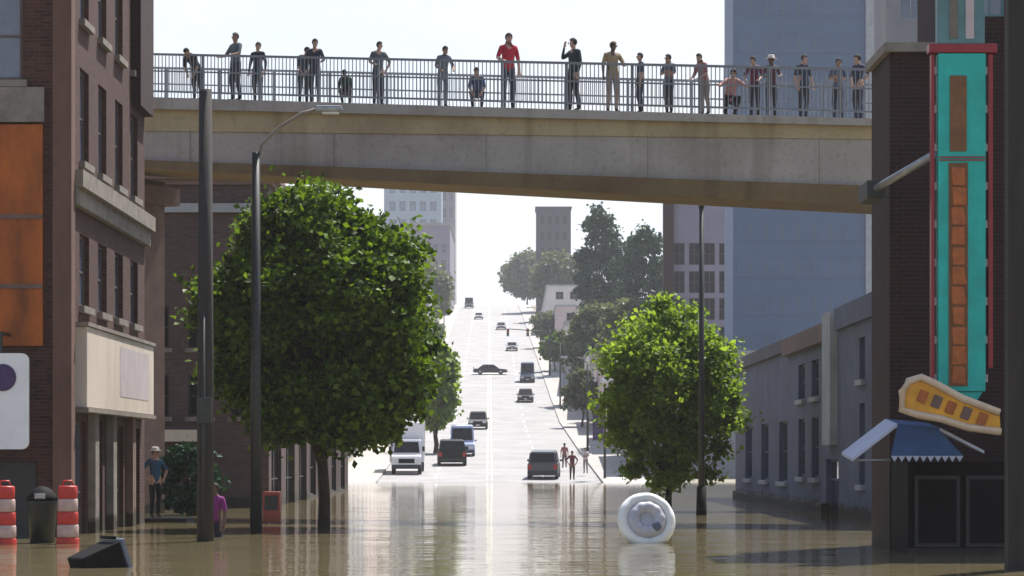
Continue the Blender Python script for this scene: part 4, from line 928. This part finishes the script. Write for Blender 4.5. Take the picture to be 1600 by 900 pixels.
    b = MB(); b.box(hc + hr @ V((0, -.098, -.012)), (.022, .03, .04), rot=hr, taper=.5); b.build('nose', SKIN[skin], bo)
    for s_ in (-1, 1):
        b = MB(); b.box(hc + hr @ V((s_ * .032, -.089, .012)), (.02, .008, .009), rot=hr); b.build('eye', cloth((.04, .018, .015)), bo)
    b = MB(); b.box(hc + hr @ V((0, -.09, -.055)), (.042, .006, .007), rot=hr); b.build('mouth', cloth((.12, .04, .035)), bo)
    if hat:
        b = MB(); b.lathe(hc + V((0, .005, .05)), [(.16, -.005), (.165, .005), (.1, .02), (.098, .07), (.08, .1), (.02, .105)], 18); b.build('hat', cloth(hat), bo)
    k = height / 1.75; root.scale = (k, k, k)
    return root
G = 'people on the footbridge'
def on_bridge(px, d=.42):
    t = tpx(px); p = bpt(t, zdeck, d); return (p.x, p.y, p.z + .004)
DK = (.025, .03, .042); GR = (.06, .075, .09); 
bp = [
 (292, .5, 'person bending low over the railing at the far left end of the bridge', dict(legs='stand', lean=52, arms='knee', top=DK, height=1.62)),
 (352, .5, 'person in grey shirt standing tall beside a dark jacket at the left of the bridge', dict(arms='rail', top=(.09, .11, .12), height=1.86, hair=(.08, .07, .06))),
 (374, .9, 'person in a dark navy jacket close behind the grey shirted one', dict(arms='down', top=(.018, .02, .035), height=1.66, sleeve='long')),
 (478, .45, 'person in dark charcoal top standing upright third from the left', dict(arms=('down', 'rail'), lean=8, top=(.035, .035, .05), height=1.72, sleeve='long')),
 (452, .7, 'person in slate shirt stooping beside the charcoal top', dict(lean=34, arms='knee', top=(.07, .08, .11), height=1.6)),
 (526, .5, 'child in dark green crouching low behind the railing', dict(legs='crouch', arms='knee', top=(.02, .05, .035), height=1.35)),
 (577, .45, 'person in grey green shirt with elbows out, alone left of centre', dict(arms=('rail', 'hip'), lean=6, top=(.07, .095, .095), height=1.68)),
 (678, .45, 'person in plain grey shirt standing between the grey green shirt and the red shirt', dict(arms='rail', lean=16, top=(.13, .14, .17), trou=(.14, .17, .2), height=1.6)),
 (731, .5, 'child in blue crouching at the feet of the person in red', dict(legs='crouch', arms='knee', top=(.06, .09, .17), height=1.55)),
 (765, 1.0, 'tall person in a bright red shirt rising above everyone on the bridge', dict(arms=('rail', 'down'), lean=4, top=(.36, .012, .03), trou=(.02, .035, .05), height=2.02)),
 (884, .45, 'person in black shirt and trousers standing right of the red shirt', dict(arms=('cam', 'down'), top=(.02, .035, .04), trou=(.015, .016, .022), height=1.86, sleeve='long')),
 (943, .5, 'person in a tan shirt with pale trousers on the bridge', dict(arms=('down', 'rail'), top=(.3, .22, .12), trou=(.26, .21, .17), height=1.8, hair=(.15, .1, .05))),
 (988, .45, 'slim person in dark grey just right of the tan shirt', dict(arms='down', top=(.05, .055, .075), height=1.52)),
 (1033, .45, 'slim person in mid grey with dark boots, two right of the tan shirt', dict(arms='cross', top=(.1, .11, .14), height=1.5)),
 (1090, .45, 'person in a dull rose shirt leaning onto the railing', dict(arms='rail', lean=18, top=(.3, .13, .12), trou=(.2, .16, .15), height=1.55)),
 (1126, .5, 'person in pink top crouching with dark trousers near the tower edge', dict(legs='crouch', arms='point', top=(.42, .2, .19), trou=(.012, .014, .02), height=1.7)),
 (1165, .55, 'person in maroon shirt standing left of the pale hat', dict(arms='rail', lean=14, top=(.13, .03, .06), height=1.5)),
 (1194, .45, 'person in dark red shirt and pale hat in front of the blue tower', dict(arms='rail', top=(.1, .03, .04), trou=(.015, .02, .03), height=1.5, hat=(.55, .5, .45))),
 (1243, .5, 'person in dark blue standing furthest left of the three at the right end', dict(arms='down', top=(.03, .045, .07), height=1.56)),
 (1290, .8, 'person in muted blue in the middle of the three at the right end', dict(arms='cross', top=(.07, .09, .14), height=1.52)),
 (1330, .45, 'person in navy nearest the brick pier at the right end', dict(arms='hip', top=(.025, .03, .06), height=1.58)),
]
for i, (px, d, lab, kw) in enumerate(bp):
    person(lab, on_bridge(px, d), math.atan2(DIRN.y, DIRN.x) + random.uniform(-1.1, 1.1), group=G, seed=i, skin=i % 3 if i % 2 else 0, turn=random.uniform(-1, 1), **kw)
G2 = 'people at the water'
person('person in white hat and blue shirt on the stone step by the brick building', (X(244, 71.8), 71.6, .104), R(30), height=1.72, arms='hip', top=(.03, .08, .15), trou=(.012, .012, .016), hat=(.6, .55, .48), group=G2, seed=41)
person('person in magenta top wading beside the thick utility pole', (X(336, 58), 58, -.62), R(-25), height=1.7, arms='down', top=(.16, .015, .13), trou=(.012, .01, .02), group=G2, seed=42, skin=2)
person('person in dark red standing at the right end of the waterline', (X(894, 187), 187, gz(187) + .17), R(10), height=1.9, arms='hip', top=(.12, .02, .03), trou=(.06, .02, .025), group=G2, seed=43, skin=1)
person('person in rose shirt walking up from the water behind the dark red one', (X(882, 203), 203, gz(203) + .17), R(185), height=1.8, legs='walk', top=(.3, .1, .1), trou=(.12, .1, .1), group=G2, seed=44)
person('person in white shirt on the right pavement near the purple banner', (X(915, 196), 196, gz(196) + .17), R(-15), height=1.75, arms='cross', top=(.6, .52, .5), trou=(.3, .24, .22), group=G2, seed=45)

# ------------------------------------------------------------------ haze
HAZE = 0.00016
b = MB(); b.box2((-700, -80, -3), (700, 1100, 95)); hz = b.build('haze', None); hz['kind'] = 'stuff'
hm_ = bpy.data.materials.new('pale_haze'); hm_.use_nodes = True; n = hm_.node_tree.nodes; n.remove(n['Principled BSDF'])
pv = n.new('ShaderNodeVolumePrincipled'); pv.inputs['Color'].default_value = (.93, .95, 1, 1); pv.inputs['Density'].default_value = HAZE; pv.inputs['Anisotropy'].default_value = .3
hm_.node_tree.links.new(pv.outputs[0], n['Material Output'].inputs['Volume'])
hz.data.materials.clear(); hz.data.materials.append(hm_)
